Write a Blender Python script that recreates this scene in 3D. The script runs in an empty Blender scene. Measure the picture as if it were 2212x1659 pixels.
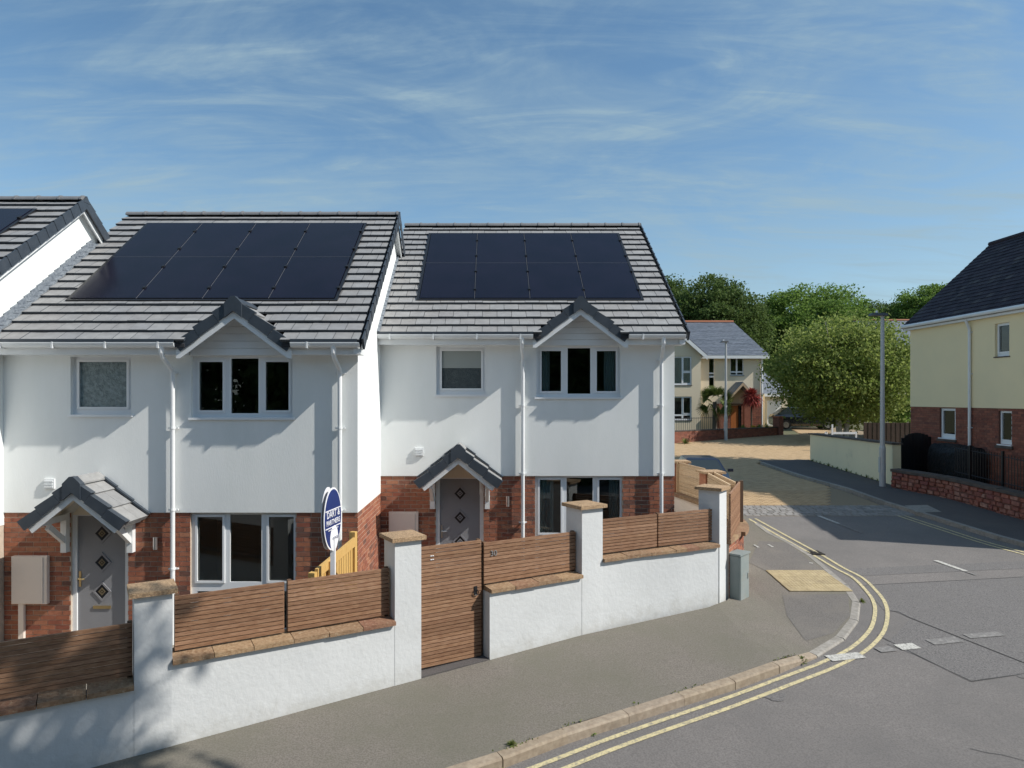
import bpy, bmesh, math, random
import numpy as np
from mathutils import Vector, Matrix
R = math.radians
random.seed(7)
rng = np.random.default_rng(7)
SC = bpy.context.scene
COL = SC.collection

# ------------------------------------------------------------------ camera
F, CX, CY = 1475.0, 1063.0, 860.0          # focal length and principal point in a 2212 x 1659 frame
cam = bpy.data.cameras.new('camera'); co = bpy.data.objects.new('camera', cam); COL.objects.link(co)
co.location = (0, 0, 0); co.rotation_euler = (R(90), 0, 0)
cam.sensor_width = 36; cam.lens = F / 2212 * 36
cam.shift_x = (1106 - CX) / 2212; cam.shift_y = (CY - 829.5) / 2212
cam.clip_start = 0.1; cam.clip_end = 2000
SC.camera = co

# ------------------------------------------------------------------ world, sun, exposure
SUN_EL, SUN_AZ = R(42), R(76)               # azimuth measured from -Y towards +X
sdir = Vector((math.cos(SUN_EL) * math.sin(SUN_AZ), -math.cos(SUN_EL) * math.cos(SUN_AZ), math.sin(SUN_EL)))
W_ = bpy.data.worlds.new('World'); SC.world = W_; W_.use_nodes = True
nt = W_.node_tree; nt.nodes.clear()
N = nt.nodes.new; L = nt.links.new
out = N('ShaderNodeOutputWorld'); bg = N('ShaderNodeBackground'); bg.inputs[1].default_value = 0.083
sky = N('ShaderNodeTexSky'); sky.sky_type = 'NISHITA'; sky.sun_disc = False
sky.sun_elevation = SUN_EL; sky.sun_rotation = math.atan2(sdir.x, sdir.y)
sky.air_density = 1.0; sky.dust_density = 0.35; sky.ozone_density = 0.9; sky.altitude = 30
tc = N('ShaderNodeTexCoord'); sep = N('ShaderNodeSeparateXYZ'); L(tc.outputs['Generated'], sep.inputs[0])
def wm(op, a, b=None, c=None):
    n = N('ShaderNodeMath'); n.operation = op
    for i, v in enumerate((a, b, c)):
        if v is None: continue
        if isinstance(v, (int, float)): n.inputs[i].default_value = v
        else: L(v, n.inputs[i])
    return n.outputs[0]
zc = wm('ADD', wm('MAXIMUM', sep.outputs[2], 0.0), 0.16)
u = wm('DIVIDE', sep.outputs[0], zc); v = wm('DIVIDE', sep.outputs[1], zc)
cmb = N('ShaderNodeCombineXYZ'); L(u, cmb.inputs[0]); L(v, cmb.inputs[1])
def cirrus(rot, sc, scale, detail, lo, hi, seed, dist=0.6):
    mp = N('ShaderNodeMapping'); L(cmb.outputs[0], mp.inputs[0]); mp.inputs['Rotation'].default_value = (0, 0, rot)
    mp.inputs['Scale'].default_value = (sc[0], sc[1], 1); mp.inputs['Location'].default_value = (seed, seed * .7, seed)
    nz = N('ShaderNodeTexNoise'); L(mp.outputs[0], nz.inputs['Vector']); nz.inputs['Scale'].default_value = scale
    nz.inputs['Detail'].default_value = detail; nz.inputs['Roughness'].default_value = 0.62; nz.inputs['Distortion'].default_value = dist
    mr = N('ShaderNodeMapRange'); mr.interpolation_type = 'SMOOTHSTEP'; L(nz.outputs[0], mr.inputs[0]); mr.inputs[1].default_value = lo; mr.inputs[2].default_value = hi
    return mr.outputs[0]
c1 = cirrus(0.6, (1, 1.8), 1.3, 10, 0.34, 0.74, 3.1, 1.6)
c2 = cirrus(0.35, (1, 4.5), 1.5, 14, 0.42, 0.74, 9.4, 1.4)
c3 = cirrus(-0.4, (1, 5), 0.7, 12, 0.5, 0.8, 17.0, 0.9)
cf = wm('MINIMUM', wm('ADD', wm('ADD', wm('MULTIPLY', c1, 0.42), wm('MULTIPLY', c2, wm('ADD', wm('MULTIPLY', c1, 0.5), 0.20))), wm('MULTIPLY', c3, 0.40)), 0.78)
hz = wm('MULTIPLY', wm('POWER', wm('SUBTRACT', 1.0, wm('MAXIMUM', sep.outputs[2], 0.0)), 7.0), 0.62)
mh = N('ShaderNodeMix'); mh.data_type = 'RGBA'; L(hz, mh.inputs['Factor']); mh.inputs['B'].default_value = (1.9, 2.75, 3.45, 1)
mx = N('ShaderNodeMix'); mx.data_type = 'RGBA'; L(cf, mx.inputs['Factor'])
hsv = N('ShaderNodeHueSaturation'); hsv.inputs['Saturation'].default_value = 1.14; hsv.inputs['Hue'].default_value = 0.492; hsv.inputs['Value'].default_value = 1.0
L(sky.outputs[0], hsv.inputs['Color']); L(hsv.outputs[0], mh.inputs['A']); L(mh.outputs['Result'], mx.inputs['A']); mx.inputs['B'].default_value = (2.6, 3.6, 4.2, 1)
L(mx.outputs['Result'], bg.inputs[0]); L(bg.outputs[0], out.inputs[0])
sl = bpy.data.lights.new('sun', 'SUN'); sl.energy = 3.25; sl.angle = R(0.53); sl.color = (1, 0.95, 0.87)
so = bpy.data.objects.new('sun', sl); COL.objects.link(so); so.rotation_euler = sdir.to_track_quat('Z', 'Y').to_euler()
vs = SC.view_settings; vs.view_transform = 'Standard'; vs.look = 'None'; vs.gamma = 1; vs.exposure = 0.72; vs.use_curve_mapping = False

# ------------------------------------------------------------------ site geometry helpers
def gz(Y):
    if Y < 3: return -4.51
    if Y < 22: return -3.95 + .08 * (Y - 10)
    return -2.99 + .038 * (min(Y, 90) - 22)
def G(px, py, off=0.0):                      # ground point seen at a pixel of the 2212 wide frame
    k = (py - CY) / F; Y = (4.75 - off) / (k + .08)
    if Y > 22: Y = (3.826 - off) / (k + .038)
    return ((px - CX) / F * Y, Y)
def XA(px, Y): return (px - CX) / F * Y
def ZA(py, Y): return (CY - py) / F * Y
def proj(x, y, z): return (CX + F * x / y, CY - F * z / y)

# ------------------------------------------------------------------ materials
def mat(name, col, col2=None, scale=3.0, rough=.8, bump=0.0, bscale=60.0, palette=None, metallic=0.0, dirt=None,
        spec=.5, stretch=None, rot=0.0, detail=6, bdist=.01, coat=0.0, lo=.35, hi=.65):
    m = bpy.data.materials.new(name); m.use_nodes = True
    t = m.node_tree; n = t.nodes; b = n['Principled BSDF']; K = t.links.new
    b.inputs['Roughness'].default_value = rough; b.inputs['Metallic'].default_value = metallic
    b.inputs['Specular IOR Level'].default_value = spec; b.inputs['Coat Weight'].default_value = coat
    geo = n.new('ShaderNodeNewGeometry'); vec = geo.outputs['Position']
    if stretch:
        mp = n.new('ShaderNodeMapping'); mp.inputs['Scale'].default_value = stretch; mp.inputs['Rotation'].default_value = (0, 0, rot)
        mp.vector_type = 'POINT'; K(vec, mp.inputs[0]); vec = mp.outputs[0]
    def noise(sc, det=detail, rg=.6):
        z = n.new('ShaderNodeTexNoise'); K(vec, z.inputs['Vector']); z.inputs['Scale'].default_value = sc
        z.inputs['Detail'].default_value = det; z.inputs['Roughness'].default_value = rg; return z.outputs[0]
    def mixc(f, a, bb, mode='MIX'):
        x = n.new('ShaderNodeMix'); x.data_type = 'RGBA'; x.blend_type = mode
        for s, val in (('Factor', f), ('A', a), ('B', bb)):
            if isinstance(val, (tuple, list)): x.inputs[s].default_value = (*val[:3], 1)
            elif isinstance(val, float): x.inputs[s].default_value = val
            else: K(val, x.inputs[s])
        return x.outputs['Result']
    def rng_(src, a, bb):
        r = n.new('ShaderNodeMapRange'); K(src, r.inputs[0]); r.inputs[1].default_value = a; r.inputs[2].default_value = bb; return r.outputs[0]
    c = None
    if palette:
        oi = n.new('ShaderNodeObjectInfo'); ad = n.new('ShaderNodeMath'); ad.operation = 'ADD'
        K(oi.outputs['Random'], ad.inputs[0]); K(geo.outputs['Random Per Island'], ad.inputs[1])
        fr = n.new('ShaderNodeMath'); fr.operation = 'FRACT'; K(ad.outputs[0], fr.inputs[0])
        cr = n.new('ShaderNodeValToRGB'); cr.color_ramp.interpolation = 'LINEAR'
        e = cr.color_ramp.elements
        for i, p in enumerate(palette):
            if i < 2: el = e[i]; el.position = i / (len(palette) - 1)
            else: el = e.new(i / (len(palette) - 1))
            el.color = (*p, 1)
        for i, p in enumerate(palette): e[i].position = i / (len(palette) - 1); e[i].color = (*p, 1)
        K(fr.outputs[0], cr.inputs[0]); c = cr.outputs[0]
        if col2: c = mixc(rng_(noise(scale), lo, hi), c, mixc(1.0, c, col2, 'MULTIPLY'))
    elif col2: c = mixc(rng_(noise(scale), lo, hi), col, col2)
    if c is None: b.inputs['Base Color'].default_value = (*col, 1)
    if dirt:                                  # (colour, scale, lo, hi, amount)
        r = rng_(noise(dirt[1], 8, .7), dirt[2], dirt[3])
        q = n.new('ShaderNodeMath'); q.operation = 'MULTIPLY'; K(r, q.inputs[0]); q.inputs[1].default_value = dirt[4]
        c = mixc(q.outputs[0], c if c is not None else col, dirt[0])
    if c is not None: K(c, b.inputs['Base Color'])
    if bump:
        bp = n.new('ShaderNodeBump'); bp.inputs['Strength'].default_value = bump; bp.inputs['Distance'].default_value = bdist
        K(noise(bscale, 5), bp.inputs['Height']); K(bp.outputs[0], b.inputs['Normal'])
    return m
def glass_mat(name, tint=(1, 1, 1), boost=1.0, rough=0.0):
    m = bpy.data.materials.new(name); m.use_nodes = True; t = m.node_tree; n = t.nodes; n.clear(); K = t.links.new
    o = n.new('ShaderNodeOutputMaterial'); mxs = n.new('ShaderNodeMixShader'); tr = n.new('ShaderNodeBsdfTransparent'); gl = n.new('ShaderNodeBsdfGlossy')
    tr.inputs[0].default_value = (*tint, 1); gl.inputs['Roughness'].default_value = rough
    fr = n.new('ShaderNodeFresnel'); fr.inputs[0].default_value = 1.5
    mm = n.new('ShaderNodeMath'); mm.operation = 'MULTIPLY_ADD'; mm.inputs[1].default_value = 1.6 * boost; mm.inputs[2].default_value = .02; mm.use_clamp = True
    K(fr.outputs[0], mm.inputs[0]); K(mm.outputs[0], mxs.inputs[0]); K(tr.outputs[0], mxs.inputs[1]); K(gl.outputs[0], mxs.inputs[2]); K(mxs.outputs[0], o.inputs[0])
    return m
def leaf_mat(name, pal, trans=.35):
    m = bpy.data.materials.new(name); m.use_nodes = True; t = m.node_tree; n = t.nodes; n.clear(); K = t.links.new
    o = n.new('ShaderNodeOutputMaterial'); g = n.new('ShaderNodeNewGeometry'); cr = n.new('ShaderNodeValToRGB')
    e = cr.color_ramp.elements
    while len(e) < len(pal): e.new(.5)
    for i, p in enumerate(pal): e[i].position = i / (len(pal) - 1); e[i].color = (*p, 1)
    K(g.outputs['Random Per Island'], cr.inputs[0])
    b = n.new('ShaderNodeBsdfPrincipled'); b.inputs['Roughness'].default_value = .7; b.inputs['Specular IOR Level'].default_value = .2
    tl = n.new('ShaderNodeBsdfTranslucent'); mxs = n.new('ShaderNodeMixShader'); mxs.inputs[0].default_value = trans
    K(cr.outputs[0], b.inputs['Base Color']); K(cr.outputs[0], tl.inputs[0]); K(b.outputs[0], mxs.inputs[1]); K(tl.outputs[0], mxs.inputs[2]); K(mxs.outputs[0], o.inputs[0])
    return m
M = {}
M['render'] = mat('white_render', (.82, .835, .825), (.76, .785, .785), .9, .9, .25, 55, bdist=.006, dirt=((.60, .64, .61), 1.3, .44, .78, .36), stretch=(1, 1, .3))
M['wallrender'] = mat('white_wall_render', (.62, .635, .64), (.57, .585, .59), 1.2, .85, .5, 14, bdist=.012, dirt=((.42, .42, .40), 1.3, .56, .85, .45), detail=8)
def splash(m):
    t = m.node_tree; n = t.nodes; K = t.links.new; b = n['Principled BSDF']; g = n.new('ShaderNodeNewGeometry'); sp = n.new('ShaderNodeSeparateXYZ'); K(g.outputs['Position'], sp.inputs[0])
    def mm(op, a, c, d=None):
        q = n.new('ShaderNodeMath'); q.operation = op
        for i, v in enumerate((a, c, d)):
            if v is None: continue
            if isinstance(v, float): q.inputs[i].default_value = v
            else: K(v, q.inputs[i])
        return q.outputs[0]
    h = mm('SUBTRACT', sp.outputs[2], mm('MULTIPLY_ADD', sp.outputs[1], .08, -4.75))
    z = n.new('ShaderNodeTexNoise'); K(g.outputs['Position'], z.inputs['Vector']); z.inputs['Scale'].default_value = 5; z.inputs['Detail'].default_value = 9; z.inputs['Roughness'].default_value = .7
    mr = n.new('ShaderNodeMapRange'); mr.interpolation_type = 'SMOOTHSTEP'; K(mm('SUBTRACT', h, mm('MULTIPLY', z.outputs[0], .75)), mr.inputs[0]); mr.inputs[1].default_value = .02; mr.inputs[2].default_value = -.38; mr.inputs[3].default_value = 0; mr.inputs[4].default_value = .42
    x = n.new('ShaderNodeMix'); x.data_type = 'RGBA'; K(mr.outputs[0], x.inputs['Factor']); K(b.inputs['Base Color'].links[0].from_socket, x.inputs['A']); x.inputs['B'].default_value = (.33, .315, .27, 1); K(x.outputs['Result'], b.inputs['Base Color'])
splash(M['wallrender'])
M['upvc'] = mat('white_upvc', (.78, .80, .82), rough=.35, spec=.5)
M['trim'] = mat('white_trim', (.76, .78, .79), (.70, .72, .73), 2, .5)
M['creamtrim'] = mat('cream_board', (.72, .66, .55), rough=.6)
M['mortar'] = mat('mortar', (.52, .44, .36), (.43, .36, .29), 8, .95, .4, 90)
BR = [(.33, .115, .066), (.39, .155, .088), (.26, .085, .054), (.43, .195, .115), (.35, .13, .075), (.16, .08, .062), (.40, .165, .10), (.30, .10, .062)]
M['brick'] = mat('red_brick', (.25, .08, .05), (.72, .66, .62), 14, .9, .5, 70, palette=BR, bdist=.006)
M['brickfar'] = mat('dull_red_brick', (.2, .08, .06), (.75, .7, .7), 10, .9, .3, 50, palette=[(.27, .095, .062), (.33, .125, .08), (.21, .075, .052), (.31, .13, .085), (.17, .07, .055)])
TP = [(.29, .292, .292), (.31, .312, .310), (.27, .274, .278), (.30, .296, .292), (.28, .285, .290), (.335, .338, .335), (.29, .286, .28), (.305, .309, .31)]
M['tile'] = mat('grey_concrete_tile', (.3, .3, .3), (.80, .79, .79), 7, .62, .3, 120, palette=TP, bdist=.004, dirt=((.22, .225, .235), 3, .46, .75, .5))
M['verge'] = mat('slate_blue_verge', (.036, .047, .062), (.05, .062, .078), 6, .45, .2, 80)
M['deck'] = mat('roof_underlay', (.03, .03, .035), rough=.9)
M['ridge'] = mat('ridge_grey', (.2, .2, .205), (.16, .165, .17), 5, .6, .2, 80)
M['panel'] = mat('solar_glass', (.006, .007, .016), (.009, .009, .020), 1.5, .18, spec=.24)
M['panelframe'] = mat('black_frame', (.012, .012, .014), rough=.35)
M['seam'] = mat('panel_seam', (.10, .105, .12), rough=.4)
M['lead'] = mat('lead_flashing', (.11, .13, .16), (.24, .27, .30), 22, .5, .9, 25, bdist=.02)
M['glass'] = glass_mat('window_glass', (.75, .8, .8))
M['frost'] = mat('frosted_glass', (.20, .26, .27), (.12, .165, .175), 16, .22, 1.0, 28, bdist=.02, lo=.4, hi=.6)
M['frostd'] = mat('frosted_glass_dark', (.05, .07, .075), (.03, .045, .05), 20, .25, 1.0, 40, bdist=.02)
M['room'] = mat('dark_room', (.27, .265, .25), rough=.95)
M['curtain'] = mat('pale_curtain', (.66, .74, .74), rough=.9)
M['blind'] = mat('roller_blind', (.30, .33, .32), rough=.9)
M['doorgrey'] = mat('grey_door', (.25, .255, .275), (.23, .235, .255), 2, .42, .1, 200)
M['doorring'] = mat('door_glazing_bead', (.24, .24, .26), rough=.4)
M['doorglass'] = mat('door_black_glass', (.02, .02, .022), rough=.12)
M['bronze'] = mat('leaded_pattern', (.20, .16, .10), rough=.35, metallic=.4)
M['gold'] = mat('brass_metal', (.55, .42, .22), rough=.3, metallic=.9)
M['steel'] = mat('brushed_steel', (.6, .6, .6), rough=.3, metallic=.9)
M['meter'] = mat('meter_box_plastic', (.76, .685, .62), (.72, .65, .59), 2, .6)
M['wood'] = mat('brown_stained_slat', (.3, .2, .12), (.62, .52, .45), 9, .7, .4, 30, palette=[(.275, .155, .088), (.325, .19, .11), (.235, .13, .073), (.30, .175, .105), (.365, .22, .135), (.255, .14, .08)], stretch=(1, 1, 9), bdist=.004, dirt=((.10, .05, .025), 16, .60, .70, .8))
M['wooddark'] = mat('dark_post_wood', (.085, .05, .03), (.12, .07, .04), 6, .8, .3, 40)
M['woodtan'] = mat('tan_slat', (.5, .36, .22), (.8, .75, .7), 8, .75, .3, 40, palette=[(.56, .42, .27), (.62, .47, .31), (.50, .37, .24), (.58, .45, .30)], stretch=(1, 1, 8))  # paler tan than the brown stained slats
M['woodyellow'] = mat('fresh_pine', (.6, .4, .15), (.85, .8, .7), 8, .7, .3, 40, palette=[(.62, .40, .13), (.70, .47, .18), (.56, .35, .11), (.66, .44, .17)], stretch=(8, 8, 1))
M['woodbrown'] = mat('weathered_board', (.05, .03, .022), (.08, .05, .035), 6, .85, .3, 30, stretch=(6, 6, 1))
M['coping'] = mat('stained_coping', (.36, .22, .125), (.62, .55, .48), 22, .85, .8, 60, palette=[(.33, .215, .125), (.39, .27, .16), (.28, .18, .11), (.35, .235, .14), (.27, .14, .09)], bdist=.01, dirt=((.50, .42, .30), 30, .55, .7, .6))
M['cap'] = mat('aggregate_cap', (.46, .32, .19), (.26, .17, .10), 45, .85, 1.0, 80, bdist=.01, lo=.42, hi=.58)
M['asphalt'] = mat('road_asphalt', (.215, .199, .189), (.140, .129, .123), 48, .9, .7, 220, bdist=.008, detail=3, dirt=((.125, .119, .115), .45, .38, .66, .75), lo=.40, hi=.60)
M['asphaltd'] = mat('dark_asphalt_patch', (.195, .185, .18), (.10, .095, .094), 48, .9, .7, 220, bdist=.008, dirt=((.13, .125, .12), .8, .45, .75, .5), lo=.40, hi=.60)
M['crack'] = mat('bitumen_joint', (.06, .058, .058), rough=.8)
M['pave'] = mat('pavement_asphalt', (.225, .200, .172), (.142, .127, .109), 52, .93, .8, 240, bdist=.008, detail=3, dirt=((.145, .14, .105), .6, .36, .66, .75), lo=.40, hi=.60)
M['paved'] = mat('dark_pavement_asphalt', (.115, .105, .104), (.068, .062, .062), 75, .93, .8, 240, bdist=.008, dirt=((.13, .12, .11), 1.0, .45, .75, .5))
M['pavepatch'] = mat('pavement_patch_asphalt', (.18, .167, .155), (.115, .107, .10), 52, .93, .8, 240, bdist=.008, detail=3, dirt=((.21, .19, .165), 1.3, .45, .7, .6), lo=.4, hi=.6)
M['kerb'] = mat('kerb_concrete', (.33, .25, .19), (.75, .72, .70), 14, .9, .6, 90, palette=[(.35, .285, .21), (.32, .26, .19), (.375, .31, .235), (.34, .28, .215)], bdist=.006, dirt=((.16, .13, .10), 4, .5, .75, .7))
M['kerbg'] = mat('grey_kerb', (.30, .285, .26), (.78, .76, .74), 14, .9, .6, 90, palette=[(.30, .285, .26), (.34, .32, .29), (.26, .25, .23)], bdist=.006, dirt=((.14, .13, .11), 4, .5, .75, .7))
M['yellowline'] = mat('worn_yellow_paint', (.60, .52, .29), (.50, .43, .25), 9, .8, dirt=((.18, .17, .16), 22, .47, .66, .9))
M['whiteline'] = mat('worn_white_paint', (.56, .55, .51), (.44, .43, .40), 14, .8, dirt=((.16, .155, .15), 26, .46, .64, .85))
M['faded'] = mat('faded_white_paint', (.34, .325, .31), (.2, .19, .185), 22, .85, dirt=((.16, .155, .15), 18, .34, .56, .95))
M['tactile'] = mat('buff_tactile', (.56, .42, .19), (.82, .80, .75), 9, .85, .3, 90, palette=[(.44, .36, .215), (.49, .40, .24), (.40, .325, .195)], dirt=((.25, .20, .13), 5, .45, .75, .6))
M['block'] = mat('buff_block', (.4, .3, .2), (.8, .78, .75), 4, .9, .3, 60, palette=[(.52, .37, .215), (.55, .395, .23), (.485, .345, .20), (.53, .375, .21), (.51, .37, .225)], dirt=((.30, .24, .16), .35, .5, .8, .4))
M['jointsand'] = mat('joint_sand', (.26, .20, .13), rough=.95)
M['sett'] = mat('grey_sett', (.3, .3, .3), (.75, .75, .75), 8, .9, .4, 60, palette=[(.27, .255, .24), (.33, .315, .30), (.22, .21, .20), (.30, .285, .27)])
M['earth'] = mat('earth_ground', (.09, .10, .045), (.12, .11, .06), 1.5, .95, .5, 20)
M['garden'] = mat('garden_gravel', (.30, .27, .23), (.22, .2, .17), 40, .95, .6, 90)
M['cabinet'] = mat('grey_green_cabinet', (.21, .25, .245), (.25, .28, .275), 3, .6, .2, 60, dirt=((.30, .27, .21), 5, .55, .8, .5))
M['ycream'] = mat('pale_yellow_render', (.86, .735, .47), (.81, .70, .455), .8, .9, .2, 60)
M['ywall'] = mat('pale_yellow_garden_render', (.86, .75, .50), (.81, .71, .48), .8, .9, .2, 60, dirt=((.30, .28, .18), 1.0, .6, .85, .5))
M['cream'] = mat('cream_render', (.74, .64, .48), (.70, .61, .46), .5, .9)
M['slate'] = mat('purple_slate', (.05, .045, .06), (.7, .7, .75), 6, .65, .3, 60, spec=.2, palette=[(.030, .023, .034), (.042, .033, .046), (.024, .02, .029), (.052, .042, .055), (.035, .029, .04), (.085, .075, .075)])
M['slateg'] = mat('grey_blue_slate', (.15, .16, .19), (.8, .8, .82), 5, .5, .2, 60, palette=[(.145, .165, .20), (.17, .19, .225), (.125, .145, .175), (.16, .18, .21)])
M['terracotta'] = mat('terracotta_ridge', (.33, .12, .06), rough=.8)
M['stone'] = mat('red_rubble_stone', (.3, .12, .09), (.68, .62, .6), 12, .9, .9, 40, palette=[(.34, .12, .08), (.40, .16, .11), (.28, .095, .07), (.36, .17, .13), (.30, .11, .08), (.44, .24, .18), (.33, .12, .085), (.27, .10, .09)], bdist=.015)
M['stonejoint'] = mat('stone_wall_joint', (.16, .075, .055), rough=.95)
M['darkstone'] = mat('dark_coping_stone', (.12, .095, .08), (.07, .06, .055), 6, .9, .6, 40)
M['iron'] = mat('black_iron', (.012, .012, .014), rough=.4)
M['black'] = mat('black_sheet', (.006, .006, .008), rough=.55, bump=1.0, bscale=9, bdist=.08, spec=.3)
M['lamp'] = mat('galvanised_grey', (.42, .43, .44), (.48, .49, .50), 3, .5, metallic=.2)
M['lamphead'] = mat('dark_lamp_head', (.05, .055, .06), rough=.4)
M['bark'] = mat('dark_bark', (.07, .055, .04), (.11, .09, .07), 6, .9, .8, 30)
M['birch'] = mat('pale_bark', (.50, .48, .42), (.28, .26, .22), 8, .85, .6, 30)
M['navy'] = mat('navy_board', (.015, .03, .13), (.02, .04, .16), 3, .35)
M['signwhite'] = mat('white_board', (.80, .80, .82), rough=.4)
M['greyink'] = mat('grey_print', (.35, .36, .42), rough=.6)
M['carbody'] = mat('navy_car_paint', (.008, .012, .03), rough=.35, coat=.3)
M['cardark'] = mat('dark_car_paint', (.015, .017, .02), rough=.2, coat=1.0)
M['carglass'] = mat('car_glass', (.03, .04, .045), rough=.08, spec=.35)
M['tyre'] = mat('tyre_rubber', (.015, .015, .015), rough=.8)
M['chrome'] = mat('alloy', (.5, .5, .52), rough=.25, metallic=1)
M['grate'] = mat('iron_grate', (.035, .028, .022), rough=.7)
M['garage'] = mat('white_garage_door', (.76, .75, .72), rough=.6)
M['orange'] = mat('orange_oak_door', (.42, .14, .035), (.34, .11, .03), 6, .5, stretch=(8, 8, 1))
M['leafbirch'] = leaf_mat('birch_leaf', [(0.174, 0.239, 0.051), (0.261, 0.319, 0.080), (0.131, 0.189, 0.041), (0.319, 0.377, 0.116), (0.217, 0.261, 0.087)], .5)
M['leafdark'] = leaf_mat('dark_leaf', [(0.058, 0.102, 0.026), (0.094, 0.145, 0.038), (0.123, 0.174, 0.052), (0.072, 0.116, 0.032)], .42)
M['leafmid'] = leaf_mat('bright_leaf', [(0.123, 0.217, 0.041), (0.174, 0.275, 0.058), (0.102, 0.174, 0.035), (0.217, 0.319, 0.087)], .48)
M['leafpalm'] = leaf_mat('palm_leaf', [(.07, .10, .02), (.11, .14, .035), (.05, .075, .015)], .2)
M['leafred'] = leaf_mat('red_leaf', [(.35, .05, .05), (.45, .09, .07), (.22, .03, .03), (.30, .08, .06)], .25)
M['leafweed'] = leaf_mat('weed_leaf', [(.10, .15, .03), (.16, .20, .06), (.22, .20, .07)], .3)
M['flower'] = leaf_mat('yellow_flower', [(.6, .45, .03), (.7, .5, .05)], .2)

# ------------------------------------------------------------------ mesh building
class MB:
    def __init__(s): s.v = []; s.f = []; s.m = []
    def hexa(s, p, m=0):                     # p: bottom 4 ccw, top 4 ccw
        n = len(s.v); s.v += [tuple(q) for q in p]
        s.f += [(n, n+3, n+2, n+1), (n+4, n+5, n+6, n+7), (n, n+1, n+5, n+4), (n+1, n+2, n+6, n+5), (n+2, n+3, n+7, n+6), (n+3, n, n+4, n+7)]
        s.m += [m] * 6; return s
    def box(s, x0, x1, y0, y1, z0, z1, m=0):
        return s.hexa([(x0, y0, z0), (x1, y0, z0), (x1, y1, z0), (x0, y1, z0), (x0, y0, z1), (x1, y0, z1), (x1, y1, z1), (x0, y1, z1)], m)
    def quad(s, a, b, c, d, m=0):
        n = len(s.v); s.v += [tuple(a), tuple(b), tuple(c), tuple(d)]; s.f.append((n, n+1, n+2, n+3)); s.m.append(m); return s
    def poly(s, pts, m=0):
        n = len(s.v); s.v += [tuple(p) for p in pts]; s.f.append(tuple(range(n, n + len(pts)))); s.m.append(m); return s
    def prism(s, pts, d, m=0):               # 3d polygon extruded by vector d
        k = len(pts); n = len(s.v); s.v += [tuple(p) for p in pts] + [tuple(Vector(p) + Vector(d)) for p in pts]
        s.f.append(tuple(range(n + k - 1, n - 1, -1))); s.f.append(tuple(range(n + k, n + 2 * k)))
        for i in range(k): j = (i + 1) % k; s.f.append((n + i, n + j, n + k + j, n + k + i))
        s.m += [m] * (k + 2); return s
    def tube(s, path, r, seg=8, m=0, cap=True):
        pts = [Vector(p) for p in path]; rs = r if isinstance(r, (list, tuple)) else [r] * len(pts); rings = []
        for i, p in enumerate(pts):
            d = (pts[min(i+1, len(pts)-1)] - pts[max(i-1, 0)]).normalized()
            a = d.cross(Vector((0, 0, 1)));
            if a.length < 1e-3: a = Vector((1, 0, 0))
            a.normalize(); b = d.cross(a); n = len(s.v); rings.append(n)
            for k in range(seg):
                t = 2 * math.pi * k / seg; s.v.append(tuple(p + (a * math.cos(t) + b * math.sin(t)) * rs[i]))
        for i in range(len(pts) - 1):
            for k in range(seg):
                j = (k + 1) % seg; s.f.append((rings[i] + k, rings[i] + j, rings[i+1] + j, rings[i+1] + k)); s.m.append(m)
        if cap:
            s.f.append(tuple(rings[0] + k for k in range(seg - 1, -1, -1))); s.f.append(tuple(rings[-1] + k for k in range(seg))); s.m += [m, m]
        return s
    def holes(s, x0, x1, z0, z1, y0, y1, hs, m=0):     # wall in the xz plane with openings
        xs = sorted({x0, x1, *[h[0] for h in hs], *[h[1] for h in hs]}); zs = sorted({z0, z1, *[h[2] for h in hs], *[h[3] for h in hs]})
        xs = [a for a in xs if x0 <= a <= x1]; zs = [a for a in zs if z0 <= a <= z1]
        def solid(i, j):
            if i < 0 or j < 0 or i >= len(xs) - 1 or j >= len(zs) - 1: return False
            a = (xs[i] + xs[i+1]) / 2; b = (zs[j] + zs[j+1]) / 2
            return not any(h[0] < a < h[1] and h[2] < b < h[3] for h in hs)
        for i in range(len(xs) - 1):
            for j in range(len(zs) - 1):
                if not solid(i, j): continue
                a, b, c, d = xs[i], xs[i+1], zs[j], zs[j+1]
                s.quad((a, y0, c), (b, y0, c), (b, y0, d), (a, y0, d), m); s.quad((b, y1, c), (a, y1, c), (a, y1, d), (b, y1, d), m)
                if not solid(i-1, j): s.quad((a, y1, c), (a, y0, c), (a, y0, d), (a, y1, d), m)
                if not solid(i+1, j): s.quad((b, y0, c), (b, y1, c), (b, y1, d), (b, y0, d), m)
                if not solid(i, j-1): s.quad((a, y1, c), (b, y1, c), (b, y0, c), (a, y0, c), m)
                if not solid(i, j+1): s.quad((a, y0, d), (b, y0, d), (b, y1, d), (a, y1, d), m)
        return s
    def mesh(s, name, mats):
        me = bpy.data.meshes.new(name); me.from_pydata(s.v, [], s.f)
        for k in (mats if isinstance(mats, (list, tuple)) else [mats]): me.materials.append(M[k])
        if any(s.m): me.polygons.foreach_set('material_index', s.m)
        me.update(); return me
    def build(s, name, mats, parent=None, loc=(0, 0, 0), rz=0, kind=None, label=None, smooth=False):
        me = s.mesh(name, mats)
        if smooth: me.polygons.foreach_set('use_smooth', [True] * len(me.polygons))
        return put(name, me, parent, loc, rz, kind, label)
def put(name, me, parent=None, loc=(0, 0, 0), rz=0, kind=None, label=None):
    o = bpy.data.objects.new(name, me); COL.objects.link(o); o.location = loc
    if rz: o.rotation_euler = (0, 0, rz)
    if parent is not None: o.parent = parent
    if kind: o['kind'] = kind
    if label: o['label'] = label
    return o
def tag(o, label, cat, group=None):
    o['label'] = label; o['category'] = cat
    if group: o['group'] = group
    return o
def thing(name, loc, label, cat, rz=0, group=None):
    return tag(put(name, None, None, loc, rz), label, cat, group)
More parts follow.
